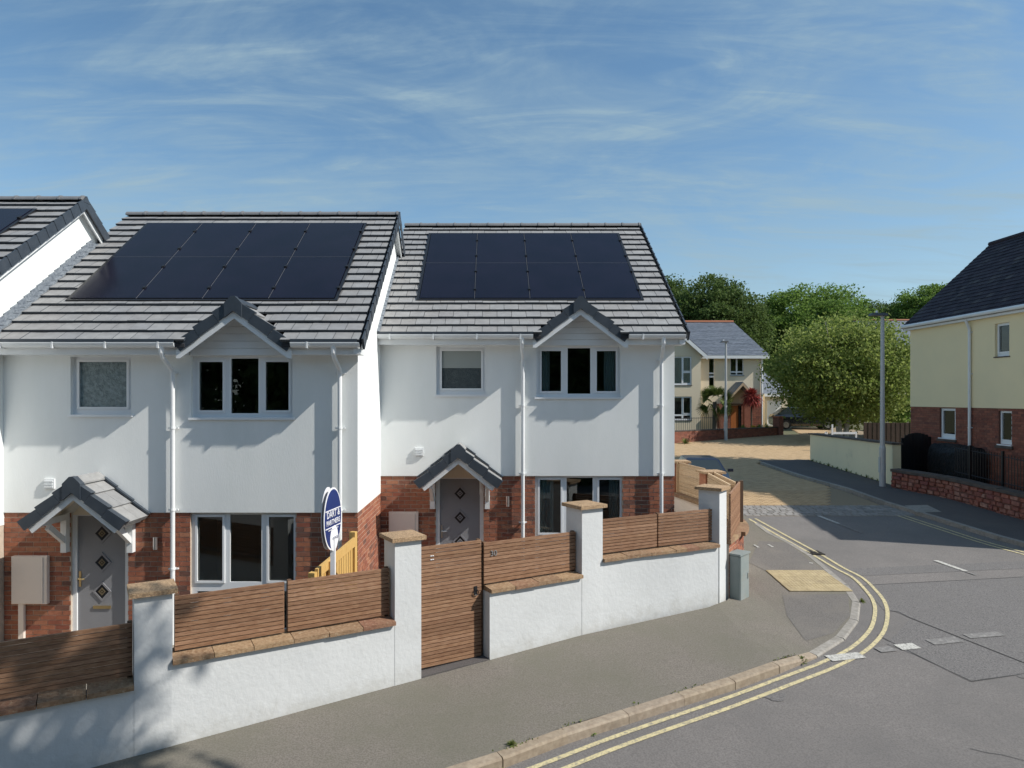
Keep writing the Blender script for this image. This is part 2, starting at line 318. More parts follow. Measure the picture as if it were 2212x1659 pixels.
def copy_tree(o, parent=None):
    c = o.copy(); COL.objects.link(c); c.parent = parent
    for ch in list(o.children): copy_tree(ch, c)
    return c
def tow(root):                               # local -> world for a root empty
    x, y, z = root.location; a = root.rotation_euler[2]; ca, sa = math.cos(a), math.sin(a)
    return lambda p: (x + ca * p[0] - sa * p[1], y + sa * p[0] + ca * p[1], z + p[2])
def pieces(parent, name, items, mats, root, cap=300, vis=None, meshkey=None):
    """items: (key, maker, loc): maker() fills an MB around its own origin; visible pieces become objects, the rest one stuff part"""
    W = tow(root); cache = {}; scored = []
    for it in items:
        w = W(it[2]); 
        if w[1] < .5: scored.append((-1, it)); continue
        px, py = proj(*w); ok = -20 < px < 2232 and -20 < py < 1680 and (vis is None or vis(px, py, w))
        scored.append(((1 / w[1]) if ok else -1, it))
    scored.sort(key=lambda t: -t[0]); rest = MB()
    for k, (sc_, it) in enumerate(scored):
        if sc_ > 0 and k < cap:
            if it[0] not in cache: mb = MB(); it[1](mb); cache[it[0]] = mb.mesh(name, mats)
            put(name, cache[it[0]], parent, it[2])
        else:
            mb = MB(); it[1](mb); n = len(rest.v); a, b, c = it[2]
            rest.v += [(q[0] + a, q[1] + b, q[2] + c) for q in mb.v]; rest.f += [tuple(i + n for i in f) for f in mb.f]; rest.m += mb.m
    if rest.f:
        o = rest.build(name if not cache else name + 's', mats, parent); o['kind'] = 'stuff'
def fence_y(px):
    P = [(0, 1383), (290, 1345), (291, 1280), (376, 1280), (377, 1288), (834, 1228), (835, 1150), (910, 1150), (911, 1182), (1036, 1172), (1228, 1155), (1229, 1080), (1300, 1080), (1301, 1123), (1511, 1097), (1512, 1050), (1600, 1050)]
    for (a, b), (c, d) in zip(P, P[1:]):
        if a <= px <= c: return b + (d - b) * (px - a) / (c - a + 1e-9)
    return 3000
def brick_items(x0, x1, zt, zb, plane, hs=(), axis='x', L=.213, H=.063, J=.012, phase=0.0, proud=.006):
    items = []; k = 0; z = zt - H
    while z > zb - H:
        off = (k % 2) * (L + J) / 2 + phase; x = x0 - off
        while x < x1:
            a, b = max(x, x0), min(x + L, x1); x += L + J
            if b - a < .03: continue
            segs = [(a, b)]
            for h in hs:
                if h[2] < z + H / 2 < h[3]:
                    ns = []
                    for p, q in segs:
                        if q <= h[0] or p >= h[1]: ns.append((p, q)); continue
                        if p < h[0]: ns.append((p, h[0]))
                        if q > h[1]: ns.append((h[1], q))
                    segs = ns
            for p, q in segs:
                if q - p < .02: continue
                w = round((q - p) / 2, 3); j = random.choice((0, 1, 2)) * .0015
                if axis == 'x':
                    def mk(mb, w=w, j=j): mb.box(-w, w, -proud - j, .004, 0, H)
                    items.append((('x', w, j), mk, ((p + q) / 2, plane, z)))
                else:
                    def mk(mb, w=w, j=j): mb.box(-.004, proud + j, -w, w, 0, H)
                    items.append((('y', w, j), mk, (plane, (p + q) / 2, z)))
        z -= H + J; k += 1
    return items

def window(root, x0, x1, z0, z1, y, lights, sill=True, glass='glass', room=True, curtains=(), blind=None, frame='upvc', sillmat='upvc', fy=.07, rd=2.2):
    """lights: (fx0, fx1, fz0, fz1, opening) as fractions; y: outer wall face"""
    w, h = x1 - x0, z1 - z0; yf = y + fy
    hs = [(x0 + a * w, x0 + b * w, z0 + c * h, z0 + d * h) for a, b, c, d, _ in lights]
    f = MB().holes(x0, x1, z0, z1, yf, yf + .06, hs).build('window', frame, root)
    for (a, b, c, d), l in zip(hs, lights):
        if l[4]:
            e = .028; sb = MB(); sb.holes(a - e, b + e, c - e, d + e, yf - .018, yf + .0, [(a + .006, b - .006, c + .006, d - .006)]); sb.build('sash', frame, f)
        MB().box(a - .005, b + .005, yf + .02, yf + .028, c - .005, d + .005).build('pane', glass, f)
    if sill: MB().box(x0 - .03, x1 + .03, y - .035, yf - .002, z0 - .03, z0 + .004).build('sill', sillmat, f)
    if room and glass == 'glass':
        r = MB(); a, b, c, d = x0 - .5, x1 + .5, z0 - .8, z1 + .25; ya, yb = yf + .28, yf + rd
        r.quad((a, yb, c), (b, yb, c), (b, yb, d), (a, yb, d)); r.quad((a, ya, c), (a, yb, c), (a, yb, d), (a, ya, d)); r.quad((b, ya, c), (b, yb, c), (b, yb, d), (b, ya, d))
        r.quad((a, ya, c), (b, ya, c), (b, yb, c), (a, yb, c)); r.quad((a, ya, d), (b, ya, d), (b, yb, d), (a, yb, d)); r.build('interior', 'room', f)
    for (a, b) in curtains:
        c = MB(); n = 16; pts = []
        for i in range(n + 1):
            xx = x0 + (a + (b - a) * i / n) * w; pts.append((xx, yf + .10 + .03 * math.sin(i * 2.1)))
        for p, q in zip(pts, pts[1:]): c.quad((p[0], p[1], z0), (q[0], q[1], z0), (q[0], q[1], z1), (p[0], p[1], z1))
        c.build('curtain', 'curtain', f)
    if blind: MB().box(hs[0][0], hs[0][1], yf + .012, yf + .018, z0 + blind * h, hs[0][3]).build('blind', 'blind', f)
    return f

# ------------------------------------------------------------------ the three terraced houses
Wd, H0 = 5.44, 2.13
TA = math.atan(.735); CA, SA = math.cos(TA), math.sin(TA)
GAU, NC = .2757, 18
def roof_pt(x, s, n=0): return (x, -.40 + s * CA - n * SA, H0 + 2.59 + s * SA + n * CA)
def tile_mk(w, L, th=.024, gap=.007):
    def mk(mb):
        n0, n1 = .018, -.010                      # tail sits higher than the head
        def P(x, s, n): return (x, s * CA - n * SA, s * SA + n * CA)
        a, b = gap / 2, w - gap / 2
        mb.hexa([P(a, 0, n0 - .010), P(b, 0, n0 - .010), P(b, L, n1 - th), P(a, L, n1 - th), P(a, 0, n0 + th), P(b, 0, n0 + th), P(b, L, n1 + 0.0), P(a, L, n1 + 0.0)]); mb.m[2] = 1; mb.m[3] = mb.m[5] = 1
    return mk
def house(X0, Yf, zb, label, which):
    root = thing('terraced_house', (X0, Yf, zb - H0), label, 'house', group='white terraced houses with solar roofs')
    Wt = tow(root); yr = 3.6
    wA = (1.03, 1.96, H0 + 1.50, H0 + 2.395); wB = (2.88, 4.44, H0 + 1.455, H0 + 2.405)
    wC = (2.86, 4.48, H0 - 1.90, H0 - .004); dr = (1.02, 1.905, H0 - 2.13, H0 - .01)
    # render storey and gables
    r = MB().holes(0, Wd, H0, H0 + 2.60, -.015, .30, [wA, wB])
    zt = lambda y: H0 + 2.59 + (y + .4) * .735 - .06
    for xa, xb in ((Wd - .25, Wd), (0, .25)):
        r.prism([(xa, .30, H0), (xa, 7.2, H0), (xa, 7.2, zt(0)), (xa, yr, zt(yr)), (xa, .30, zt(.30))][::-1], (xb - xa, 0, 0))
    r.box(.25, Wd - .25, 6.95, 7.2, H0, zt(0)); r.build('rendered_wall', 'render', root)
    # brick storey
    bw = MB().holes(0.004, Wd - .008, -.5, H0 - .002, .009, .28, [wC, (dr[0], dr[1], 0, dr[3])]); bw.box(Wd - .25, Wd - .008, .28, 7.15, -.5, H0 - .002); bw.box(.004, .25, .28, 7.15, -.5, H0 - .002)
    bwo = bw.build('brick_wall', 'mortar', root)
    if which > 1:
        it = brick_items(0, Wd - .0, H0 - .012, -.4, .009, [wC, dr])
        def vis(px, py, w): return py < fence_y(px) + 12
        if which == 2:
            it2 = brick_items(.0, 2.15, H0 - .012, -.4, Wd - .008, (), 'y', phase=.1)
            def vis2(px, py, w): return 760 < px < 850 and py < 1235
            pieces(bwo, 'brick', it, 'brick', root, 225, vis); pieces(bwo, 'brick', it2, 'brick', root, 75, vis2)
        else: pieces(bwo, 'brick', it, 'brick', root, 300, vis)
    # windows and door
    bl = which == 3
    side = [(.063, .302, .115, .914, 1), (.378, .649, .072, .964, 0), (.72, .955, .115, .914, 1)]
    window(root, *wA, -.015, [(.10, .90, .13, .92, 1)], glass='frostd' if bl else 'frost', blind=.56 if bl else None)
    window(root, *wB, -.015, side, curtains=((.0, .17), (.82, 1.0)) if bl else ((.95, 1.0),))
    low = [(.052, .30, .437, .965, 1), (.365, .665, .43, .98, 0), (.734, .979, .437, .965, 1), (.052, .30, .05, .355, 0), (.365, .665, .05, .355, 0), (.734, .979, .05, .355, 0)]
    window(root, *wC, .0, low, curtains=((.03, .22), (.86, .98)) if bl else (), fy=.06)
    x0, x1, z0, z1 = dr; df = MB().holes(x0, x1, z0, z1, .05, .12, [(x0 + .07, x1 - .07, z0 + .03, z1 - .05)]).build('door_frame', 'upvc', root)
    lf = MB().box(x0 + .073, x1 - .073, .075, .115, z0 + .033, z1 - .053).build('door', 'doorgrey', root)
    dx = (x0 + x1) / 2 + .005
    for k, dz in enumerate((-.335, -.785, -1.235)):
        c = H0 + dz
        def dia(r0, r1, ya, yb, m, nm):
            mb = MB(); o_ = [(dx, ya, c + r0), (dx + r0 * .93, ya, c), (dx, ya, c - r0), (dx - r0 * .93, ya, c)]
            if r1:
                i_ = [(dx, ya, c + r1), (dx + r1 * .93, ya, c), (dx, ya, c - r1), (dx - r1 * .93, ya, c)]
                for a in range(4):
                    b = (a + 1) % 4; o2 = [(p[0], yb, p[2]) for p in (o_[a], o_[b], i_[b], i_[a])]
                    mb.hexa(o2 + [o_[a], o_[b], i_[b], i_[a]])
            else: mb.prism(o_[::-1], (0, yb - ya, 0))
            mb.build(nm, m, lf)
        dia(.155, .115, .062, .074, 'doorring', 'glazing_bead'); dia(.114, None, .068, .074, 'doorglass', 'door_glass')
        dia(.062, .036, .062, .067, 'bronze' if which == 2 else 'doorring', 'lead_diamond')
        dia(.020, None, .062, .067, 'bronze' if which == 2 else 'doorring', 'lead_diamond')
    MB().box(dx - .135, dx + .135, .060, .074, H0 - 1.50, H0 - 1.455).build('letterbox', 'gold' if which == 2 else 'steel', lf)
    hd = MB().box(x0 + .09, x0 + .125, .066, .074, H0 - 1.16, H0 - .92); hd.tube([(x0 + .107, .066, H0 - 1.03), (x0 + .107, .02, H0 - 1.03), (x0 + .21, .015, H0 - 1.03)], .011, 6)
    hd.build('handle', 'gold' if which == 2 else 'steel', lf)
    # fixtures on the wall
    mbx = MB(); mbx.box(.16, .70, -.07, .0, H0 - 1.39, H0 - .66); mbx.box(.175, .645, -.085, -.071, H0 - 1.375, H0 - .675)
    mb2 = mbx.build('meter_box', 'meter', root); MB().box(.25, .33, -.05, 0, H0 - 2.0, H0 - 1.392).build('cable_duct', 'meter', mb2)
    vt = MB().box(.64, .80, -.05, -.016, H0 + .37, H0 + .52)
    for k in range(3): vt.box(.655, .785, -.062, -.05, H0 + .39 + k * .042, H0 + .39 + k * .042 + .022)
    vt.build('vent', 'trim', root)
    MB().tube([(2.35, -.05, H0 - .56), (2.35, -.05, H0 - .37)], .032, 10).box(2.335, 2.365, -.045, 0, H0 - .50, H0 - .43).build('wall_light', 'steel', root, smooth=False)
    # soffit, fascia, gutters and downpipes
    gl, gr = 2.82, 4.50
    for a, b in ((0, gl + .04), (gr - .04, Wd)): MB().box(a, b, -.30, -.018, H0 + 2.41, H0 + 2.56).build('fascia', 'trim', root)
    for a, b in ((-.02, gl - .02), (gr + .02, Wd + .10)):
        g = MB(); n = 8; prev = None
        for i in range(n + 1):
            t = math.pi + math.pi * i / n; p = (-.365 + .062 * math.cos(t), H0 + 2.575 + .062 * math.sin(t) * 1.1)
            if prev: g.quad((a, prev[0], prev[1]), (b, prev[0], prev[1]), (b, p[0], p[1]), (a, p[0], p[1]))
            prev = p
        MB().box(a, b + (.0 if b < Wd else -.03), -.428, -.412, H0 + 2.586, H0 + 2.632).build('eave_strip', 'verge', root)
        for xe in (a, b): g.poly([(xe, -.365 + .062 * math.cos(math.pi + math.pi * i / n), H0 + 2.575 + .068 * math.sin(math.pi + math.pi * i / n)) for i in range(n + 1)])
        g.box(a, b, -.432, -.425, H0 + 2.568, H0 + 2.584)
        go = g.build('gutter', 'trim', root, smooth=False); x = a + .25
        while x < b: MB().box(x - .012, x + .012, -.437, -.29, H0 + 2.495, H0 + 2.590).build('gutter_bracket', 'trim', go); x += .78
    for xp in (2.60, 5.15):
        p = MB().tube([(xp, -.37, H0 + 2.53), (xp, -.37, H0 + 2.43), (xp + .0, -.34, H0 + 2.37), (xp + .03, -.12, H0 + 2.20), (xp + .03, -.082, H0 + 2.12), (xp + .03, -.082, -.3)], [.045, .036, .034, .034, .034, .034], 12).build('downpipe', 'trim', root, smooth=False)
        for zc_ in (2.14, 1.30, .05, -.85): MB().tube([(xp + .03, -.082, H0 + zc_ - .015), (xp + .03, -.082, H0 + zc_ + .015)], .041, 12).box(xp - .045, xp + .105, -.07, -.03, H0 + zc_ - .01, H0 + zc_ + .01).box(xp + .015, xp + .045, -.06, -.0, H0 + zc_ - .01, H0 + zc_ + .01).build('pipe_clip', 'trim', p)
    # roof
    ov = .13
    dk = MB(); e0, e1 = -.02, Wd + ov - .01; th = .05
    a, b, c, d = roof_pt(e0, 0, -.035), roof_pt(e1, 0, -.035), roof_pt(e1, 4.96, -.035), roof_pt(e0, 4.96, -.035)
    dn = lambda p: (p[0], p[1], p[2] - th)
    for xa, xb, s0 in ((e0, 2.94, 0), (2.94, 4.38, .56), (4.38, e1, 0)):
        q = [roof_pt(xa, s0, -.035), roof_pt(xb, s0, -.035), roof_pt(xb, 4.96, -.035), roof_pt(xa, 4.96, -.035)]; dk.hexa([dn(p) for p in q] + q)
    bk = lambda p: (p[0], 2 * yr - p[1], p[2]); dk.hexa([dn(bk(d)), dn(bk(c)), dn(bk(b)), dn(bk(a)), bk(d), bk(c), bk(b), bk(a)])
    roof = dk.build('roof', 'deck', root)
    PX0, PX1, PS0, PS1 = .65, 4.95, 4.55 * GAU, 15.95 * GAU
    tw = .272; items = []; gx = 3.66
    for k in range(NC):
        s = k * GAU; x = -.02 - (k % 2) * tw / 2; LL = GAU + .07 if k < NC - 1 else GAU - .03
        if which == 1 and k < 3: pass
        while x < Wd + ov - .02:
            a, b = max(x, -.02), min(x + tw, Wd + ov - .03); x += tw
            segs = [(a, b)]
            if 5 <= k <= 15: segs = [q for q in ((a, min(b, PX0)), (max(a, PX1), b)) if q[1] - q[0] > .02]
            # gablet cut
            zrow = 2.59 + s * SA; hw = max(0, (3.17 - zrow) / .80)
            if k < 4 and hw > 0:
                ns = []
                for p, q in segs:
                    l, r_ = gx - hw + .02, gx + hw - .02
                    if q <= l or p >= r_: ns.append((p, q))
                    else:
                        if p < l - .02: ns.append((p, l))
                        if q > r_ + .02: ns.append((r_, q))
                segs = ns
            for p, q in segs:
                if q - p < .03: continue
                w = round(q - p, 3); sj = (0, .003, .006)[random.randrange(3)]
                mk = tile_mk(w, LL); rp = roof_pt(p, s + sj, random.choice((0, .002, .004)))
                items.append(((w, LL), mk, rp))
    pieces(roof, 'roof_tile', items, ['tile', 'verge'], root, 300)
    # ridge tiles and verge tiles
    def rt(mb, ln=.40):
        pr = [(math.cos(math.pi * i / 8) * .115, math.sin(math.pi * i / 8) * .085) for i in range(9)]
        for (p, q) in zip(pr, pr[1:]): mb.quad((0, p[0], p[1]), (ln, p[0], p[1]), (ln, q[0], q[1]), (0, q[0], q[1]))
        pr2 = [(y * 1.10, z * 1.14) for y, z in pr]
        for (p, q) in zip(pr2, pr2[1:]): mb.quad((ln - .03, p[0], p[1]), (ln + .008, p[0], p[1]), (ln + .008, q[0], q[1]), (ln - .03, q[0], q[1]))
        mb.poly([(ln + .008, y, z) for y, z in pr2]); mb.poly([(0, y, z) for y, z in pr])
    pieces(roof, 'ridge_tile', [('r', rt, (x * .398 - .01, yr, H0 + 2.59 + 4.0 * .735 - .012)) for x in range(14)], 'ridge', root)
    def vt_(mb):
        def P(x, s, n): return (x, s * CA - n * SA, s * SA + n * CA)
        g, t = GAU + .03, .012
        mb.hexa([P(.062, 0, .045), P(.085, 0, .045), P(.085, g, .026), P(.062, g, .026), P(.062, 0, .060), P(.085, 0, .060), P(.085, g, .040), P(.062, g, .040)])
        mb.hexa([P(.068, 0, -.125), P(.090, 0, -.125), P(.083, g, -.120), P(.068, g, -.120), P(.068, 0, .054), P(.090, 0, .054), P(.083, g, .029), P(.068, g, .029)])
        mb.hexa([P(.058, -.012, -.125), P(.091, -.012, -.125), P(.091, .0, -.125), P(.058, .0, -.125), P(.058, -.012, .062), P(.091, -.012, .062), P(.091, .0, .062), P(.058, .0, .062)])
    def vtb(mb):
        m2 = MB(); vt_(m2); mb.v = [(x, -y, z) for x, y, z in m2.v]; mb.f = [tuple(reversed(f)) for f in m2.f]; mb.m = m2.m
    vi = [('v', vt_, roof_pt(Wd + ov - .05, k * GAU)) for k in range(NC)]
    vi += [('b', vtb, (Wd + ov - .05, 2 * yr - roof_pt(0, k * GAU)[1], roof_pt(0, k * GAU)[2])) for k in range(NC)]
    vi += [('h', lambda mb: mb.prism([(-.0, -.10, -.05), (-.0, 0, .075), (-.0, .10, -.05)][::-1], (.09, 0, 0)), (Wd + ov - .05, yr, H0 + 2.59 + 4.0 * .735))]
    pieces(roof, 'verge_tile', vi, 'verge', root)
    # bargeboards on the gable, with the soffit behind them
    bb = MB()
    for sgn in (1, -1):
        def Q(s, n): p = roof_pt(0, s, n); return p if sgn > 0 else (p[0], 2 * yr - p[1], p[2])
        a, b, c, d = Q(.0, -.06), Q(4.96, -.06), Q(4.96 - .12, -.215), Q(.0 + .10, -.215)
        b = (0, yr, b[2]); c = (0, yr, c[2] + .02)
        P = [(Wd + .085, q[1], q[2]) for q in (a, b, c, d)]
        bb.prism(P if sgn > 0 else P[::-1], (.022, 0, 0))
        P = [(Wd + .001, q[1], q[2]) for q in (Q(0.1, -.10), (0, yr, b[2] - .05), (0, yr, b[2] - .08), Q(.1, -.13))]
        bb.prism(P if sgn > 0 else P[::-1], (.083, 0, 0))
    bb.box(Wd + .001, Wd + .107, -.34, -.02, H0 + 2.41, H0 + 2.50)
    bb.build('bargeboard', 'trim', root)
    # solar array
    npan = 4; pw = (PX1 - PX0) / npan; half = (PS0 + PS1) / 2
    def SP(x, s, n): return roof_pt(x, s, n)
    fr = MB()
    for (xa, xb, sa, sb) in ((PX0 - .05, PX1 + .05, PS0 - .05, PS0), (PX0 - .05, PX1 + .05, PS1, PS1 + .05), (PX0 - .05, PX0, PS0, PS1), (PX1, PX1 + .05, PS0, PS1)):
        fr.hexa([SP(xa, sa, -.02), SP(xb, sa, -.02), SP(xb, sb, -.02), SP(xa, sb, -.02), SP(xa, sa, .050), SP(xb, sa, .050), SP(xb, sb, .050), SP(xa, sb, .050)])
    fr.build('panel_surround', 'panelframe', root)
    for i in range(npan):
        for j in range(2):
            xa, xb = PX0 + i * pw + .012, PX0 + (i + 1) * pw - .012; sa, sb = (PS0, half)[j] + .008, (half, PS1)[j] - .004
            q = MB().hexa([SP(xa, sa, .02), SP(xb, sa, .02), SP(xb, sb, .02), SP(xa, sb, .02), SP(xa, sa, .060), SP(xb, sa, .060), SP(xb, sb, .060), SP(xa, sb, .060)]).build('solar_panel', 'panel', root)
            if i < npan - 1 or True:
                for fs in (.22, .74):
                    ss = sa + (sb - sa) * fs; MB().hexa([SP(xb - .012, ss - .034, .061), SP(xb + .036, ss - .034, .061), SP(xb + .036, ss + .034, .061), SP(xb - .012, ss + .034, .061), SP(xb - .008, ss - .030, .085), SP(xb + .032, ss - .030, .085), SP(xb + .032, ss + .030, .085), SP(xb - .008, ss + .030, .085)]).build('clamp', 'panelframe', q)
    sm = MB()
    for i in range(1, npan):
        x = PX0 + i * pw; sm.hexa([SP(x - .004, PS0, .03), SP(x + .004, PS0, .03), SP(x + .004, PS1, .03), SP(x - .004, PS1, .03), SP(x - .004, PS0, .058), SP(x + .004, PS0, .058), SP(x + .004, PS1, .058), SP(x - .004, PS1, .058)])
    sm.hexa([SP(PX0, half - .003, .03), SP(PX1, half - .003, .03), SP(PX1, half + .003, .03), SP(PX0, half + .003, .03), SP(PX0, half - .003, .0615), SP(PX1, half - .003, .0615), SP(PX1, half + .003, .0615), SP(PX0, half + .003, .0615)])
    sm.build('mounting_rail', 'seam', root)
    # lead flashing where the neighbour's gable meets this roof
    if which > 1:
        w = .10 if which == 2 else .05
        fl = MB(); s_ = 0
        while s_ < (3.35 if which == 2 else 4.0):
            e = s_ + .19; fl.hexa([SP(.0, s_, .02), SP(w, s_, .02), SP(w, e, .02), SP(.0, e, .02), SP(.0, s_, .066), SP(w, s_, .060), SP(w, e, .052), SP(.0, e, .058)])
            if which == 2: fl.hexa([SP(.0, s_, .05), SP(.02, s_, .05), SP(.02, e, .05), SP(.0, e, .05), SP(.0, s_, .15), SP(.02, s_, .15), SP(.02, e, .13), SP(.0, e, .13)])
            s_ = e
        fl.build('lead_flashing', 'lead', root)
    # gablet over the front window
    gab = MB(); az = H0 + 3.20; yfr = -.33; hw, hz = .83, H0 + 2.55; sl_ = (az - hz) / hw
    y_end = (az - (H0 + 2.59)) / .735 - .40
    MB().prism([(gx - .79, -.028, H0 + 2.41), (gx + .79, -.028, H0 + 2.41), (gx + .79, -.028, H0 + 2.50), (gx, -.028, az - .06), (gx - .79, -.028, H0 + 2.50)], (0, .20, 0)).build('gablet_wall', 'trim', root)
    go = None
    for sg in (-1, 1):
        a0 = (gx, yfr, az); b0 = (gx + sg * hw, yfr, hz); yb = (hz - (H0 + 2.59)) / .735 - .36
        P = [a0, b0, (gx + sg * hw, yb + .05, hz), (gx, y_end, az)]
        if sg > 0: P = P[::-1]
        nn = MB(); nn.prism(P, (0, 0, -.05)); o = nn.build('gablet_roof', 'trim', root)
        if go is None: go = o
        bp = [(gx, yfr - .01, az - .05), (gx + sg * (hw + .03), yfr - .01, hz - .075), (gx + sg * (hw + .03), yfr - .01, hz - .20), (gx + sg * (hw - .03), yfr - .01, hz - .20), (gx, yfr - .01, az - .255)]
        MB().prism(bp[::-1] if sg < 0 else bp, (0, .022, 0)).build('bargeboard', 'trim', root)
        # tiles and verge caps on the gablet slope
        ln = math.hypot(hw, az - hz); ux, uz = sg * hw / ln, (hz - az) / ln; nx, nz = -uz * sg, abs(ux)
        def T(s, y, n): return (gx + ux * s + sg * abs(uz) * n * 1.0, y + (.002 if sg > 0 else 0), az + uz * s + abs(ux) * n)
        k = 3; st = (ln + .03) / k
        for q in range(k):
            s0, s1 = q * st, (q + 1) * st + .0; yb0 = y_end - (y_end - yb) * (s0 / ln) + .04
            mb = MB(); h0, h1 = (.012, .040)
            A = [T(s0, yfr, -.0), T(s1, yfr, -.0), T(s1, yb0, -.0), T(s0, yb0, -.0), T(s0, yfr, .018), T(s1, yfr, .046), T(s1, yb0, .046), T(s0, yb0, .018)]
            mb.hexa(A if sg > 0 else [A[i] for i in (1, 0, 3, 2, 5, 4, 7, 6)]); mb.build('roof_tile', 'tile', o)
            mb = MB(); y0_, y1_ = yfr - .035, yfr + .055
            for (n0a, n0b, n1a, n1b, ya, yb_) in ((-.115, -.100, .034, .072, y0_, y0_ + .016), (.019, .047, .034, .072, y0_ + .017, y1_)):
                A = [T(s0 + .003, ya, n0a), T(s1 - .003, ya, n0b), T(s1 - .003, yb_, n0b), T(s0 + .003, yb_, n0a), T(s0 + .003, ya, n1a), T(s1 - .003, ya, n1b), T(s1 - .003, yb_, n1b), T(s0 + .003, yb_, n1a)]
                mb.hexa(A if sg > 0 else [A[i] for i in (1, 0, 3, 2, 5, 4, 7, 6)])
            mb.build('verge_tile', 'verge', o)
    def bd(k): return H0 + 2.415 + k * .11
    for k in range(6):
        z0_, z1_ = bd(k), bd(k + 1) - .006; w0, w1 = [min(.79, max(.0, (az - .11 - z_) / sl_)) for z_ in (z0_, z1_)]
        if w1 < .03: break
        MB().hexa([(gx - w0, -.045, z0_), (gx + w0, -.045, z0_), (gx + w0, -.029, z0_), (gx - w0, -.029, z0_), (gx - w1, -.038, z1_), (gx + w1, -.038, z1_), (gx + w1, -.029, z1_), (gx - w1, -.029, z1_)]).build('cladding_board', 'trim', root)
    MB().prism([(gx - .13, yfr - .055, az - .245), (gx, yfr - .055, az - .145), (gx + .13, yfr - .055, az - .245), (gx + .13, yfr - .055, az - .03), (gx + .03, yfr - .055, az + .075), (gx - .03, yfr - .055, az + .075), (gx - .13, yfr - .055, az - .03)], (0, .10, 0)).prism([(gx - .12, yfr + .046, az - .04), (gx, yfr + .046, az + .04), (gx + .12, yfr + .046, az - .04), (gx + .12, yfr + .046, az - .02), (gx, yfr + .046, az + .07), (gx - .12, yfr + .046, az - .02)], (0, y_end + .45, 0)).build('ridge_tile', 'verge', o)
    # entrance canopy
    cx_, cw, cz, ce, yF = 1.47, .72, H0 + .56, H0 - .035, -.66
    ln = math.hypot(cw, cz - ce); cn = MB()
    cn.prism([(cx_ - .40, -.04, H0 - .03), (cx_ + .40, -.04, H0 - .03), (cx_ + .0, -.04, cz - .14)], (0, .022, 0))
    can = cn.build('canopy', 'creamtrim', root)
    for sg in (-1, 1):
        ux, uz = sg * cw / ln, (ce - cz) / ln
        def T(s, y, n): return (cx_ + ux * s + sg * abs(uz) * n, y + (.002 if sg > 0 else 0), cz + uz * s + abs(ux) * n)
        def HX(s0, s1, ya, yb_, n0a, n0b, n1a, n1b, mb):
            A = [T(s0, ya, n0a), T(s1, ya, n0b), T(s1, yb_, n0b), T(s0, yb_, n0a), T(s0, ya, n1a), T(s1, ya, n1b), T(s1, yb_, n1b), T(s0, yb_, n1a)]
            mb.hexa(A if sg > 0 else [A[i] for i in (1, 0, 3, 2, 5, 4, 7, 6)]); return mb
        HX(0, ln - .02, yF + .03, -.017, -.07, -.07, -.045, -.045, MB()).build('canopy_lining', 'creamtrim', can)
        HX(-.0, ln + .0, yF - .005, yF + .022, -.215, -.20, -.045, -.045, MB()).build('bargeboard', 'trim', can)
        HX(ln - .02, ln, yF + .023, -.02, -.13, -.13, -.045, -.045, MB()).build('canopy_fascia', 'trim', can)
        st = (ln + .04) / 3
        for q in range(3):
            s0, s1 = q * st, (q + 1) * st
            for c_ in range(2):
                y0_, y1_ = (yF + .05 + c_ * .285, yF + .05 + (c_ + 1) * .285 - .004)
                HX(s0, s1, y0_, min(y1_, -.02), -.04, -.04, .004, .034, MB()).build('roof_tile', 'tile', can)
            mb = MB(); HX(s0 + .002, s1 - .002, yF - .05, yF - .033, -.125, -.11, .022, .056, mb); HX(s0 + .002, s1 - .002, yF - .032, yF + .06, .005, .035, .022, .056, mb); mb.build('verge_tile', 'verge', can)
            if which > 0 and q < 3:
                mb = MB(); HX(s0 + .002, s1 - .002, -.075, -.017, .035, .045, .055, .075, mb); mb.build('wall_flashing', 'verge', can)
        bx = cx_ + sg * .505
        br = MB(); br.box(bx - .045, bx + .045, -.09, .0, H0 - .60, H0 - .0); br.box(bx - .045, bx + .045, yF + .04, -.091, H0 - .10, H0 - .012)
        br.hexa([(bx - .03, -.09, H0 - .46), (bx + .03, -.09, H0 - .46), (bx + .03, -.09, H0 - .36), (bx - .03, -.09, H0 - .36), (bx - .03, -.48, H0 - .17), (bx + .03, -.48, H0 - .17), (bx + .03, -.42, H0 - .101), (bx - .03, -.42, H0 - .101)])
        br.build('bracket', 'trim', can)
    MB().prism([(cx_ - .13, yF - .06, cz - .265), (cx_, yF - .06, cz - .16), (cx_ + .13, yF - .06, cz - .265), (cx_ + .13, yF - .06, cz - .03), (cx_ + .03, yF - .06, cz + .07), (cx_ - .03, yF - .06, cz + .07), (cx_ - .13, yF - .06, cz - .03)], (0, .11, 0)).build('ridge_end', 'verge', can); MB().prism([(cx_ - .12, yF + .051, cz - .045), (cx_, yF + .051, cz + .035), (cx_ + .12, yF + .051, cz - .045), (cx_ + .12, yF + .051, cz - .02), (cx_, yF + .051, cz + .07), (cx_ - .12, yF + .051, cz - .02)], (0, -yF - .07, 0)).build('ridge_tile', ['tile'], can)
    return root
house(-2.064, 12.65, -1.441, 'white rendered house with brick lower storey nearest the side road, complete solar roof in view', 3)
house(-7.504, 10.5, -1.758, 'white rendered house in the middle of the terrace, beside the oval agent board', 2)
house(-12.944, 8.77, -1.95, 'white house at the left edge of the terrace showing only its roof corner and gable', 1)

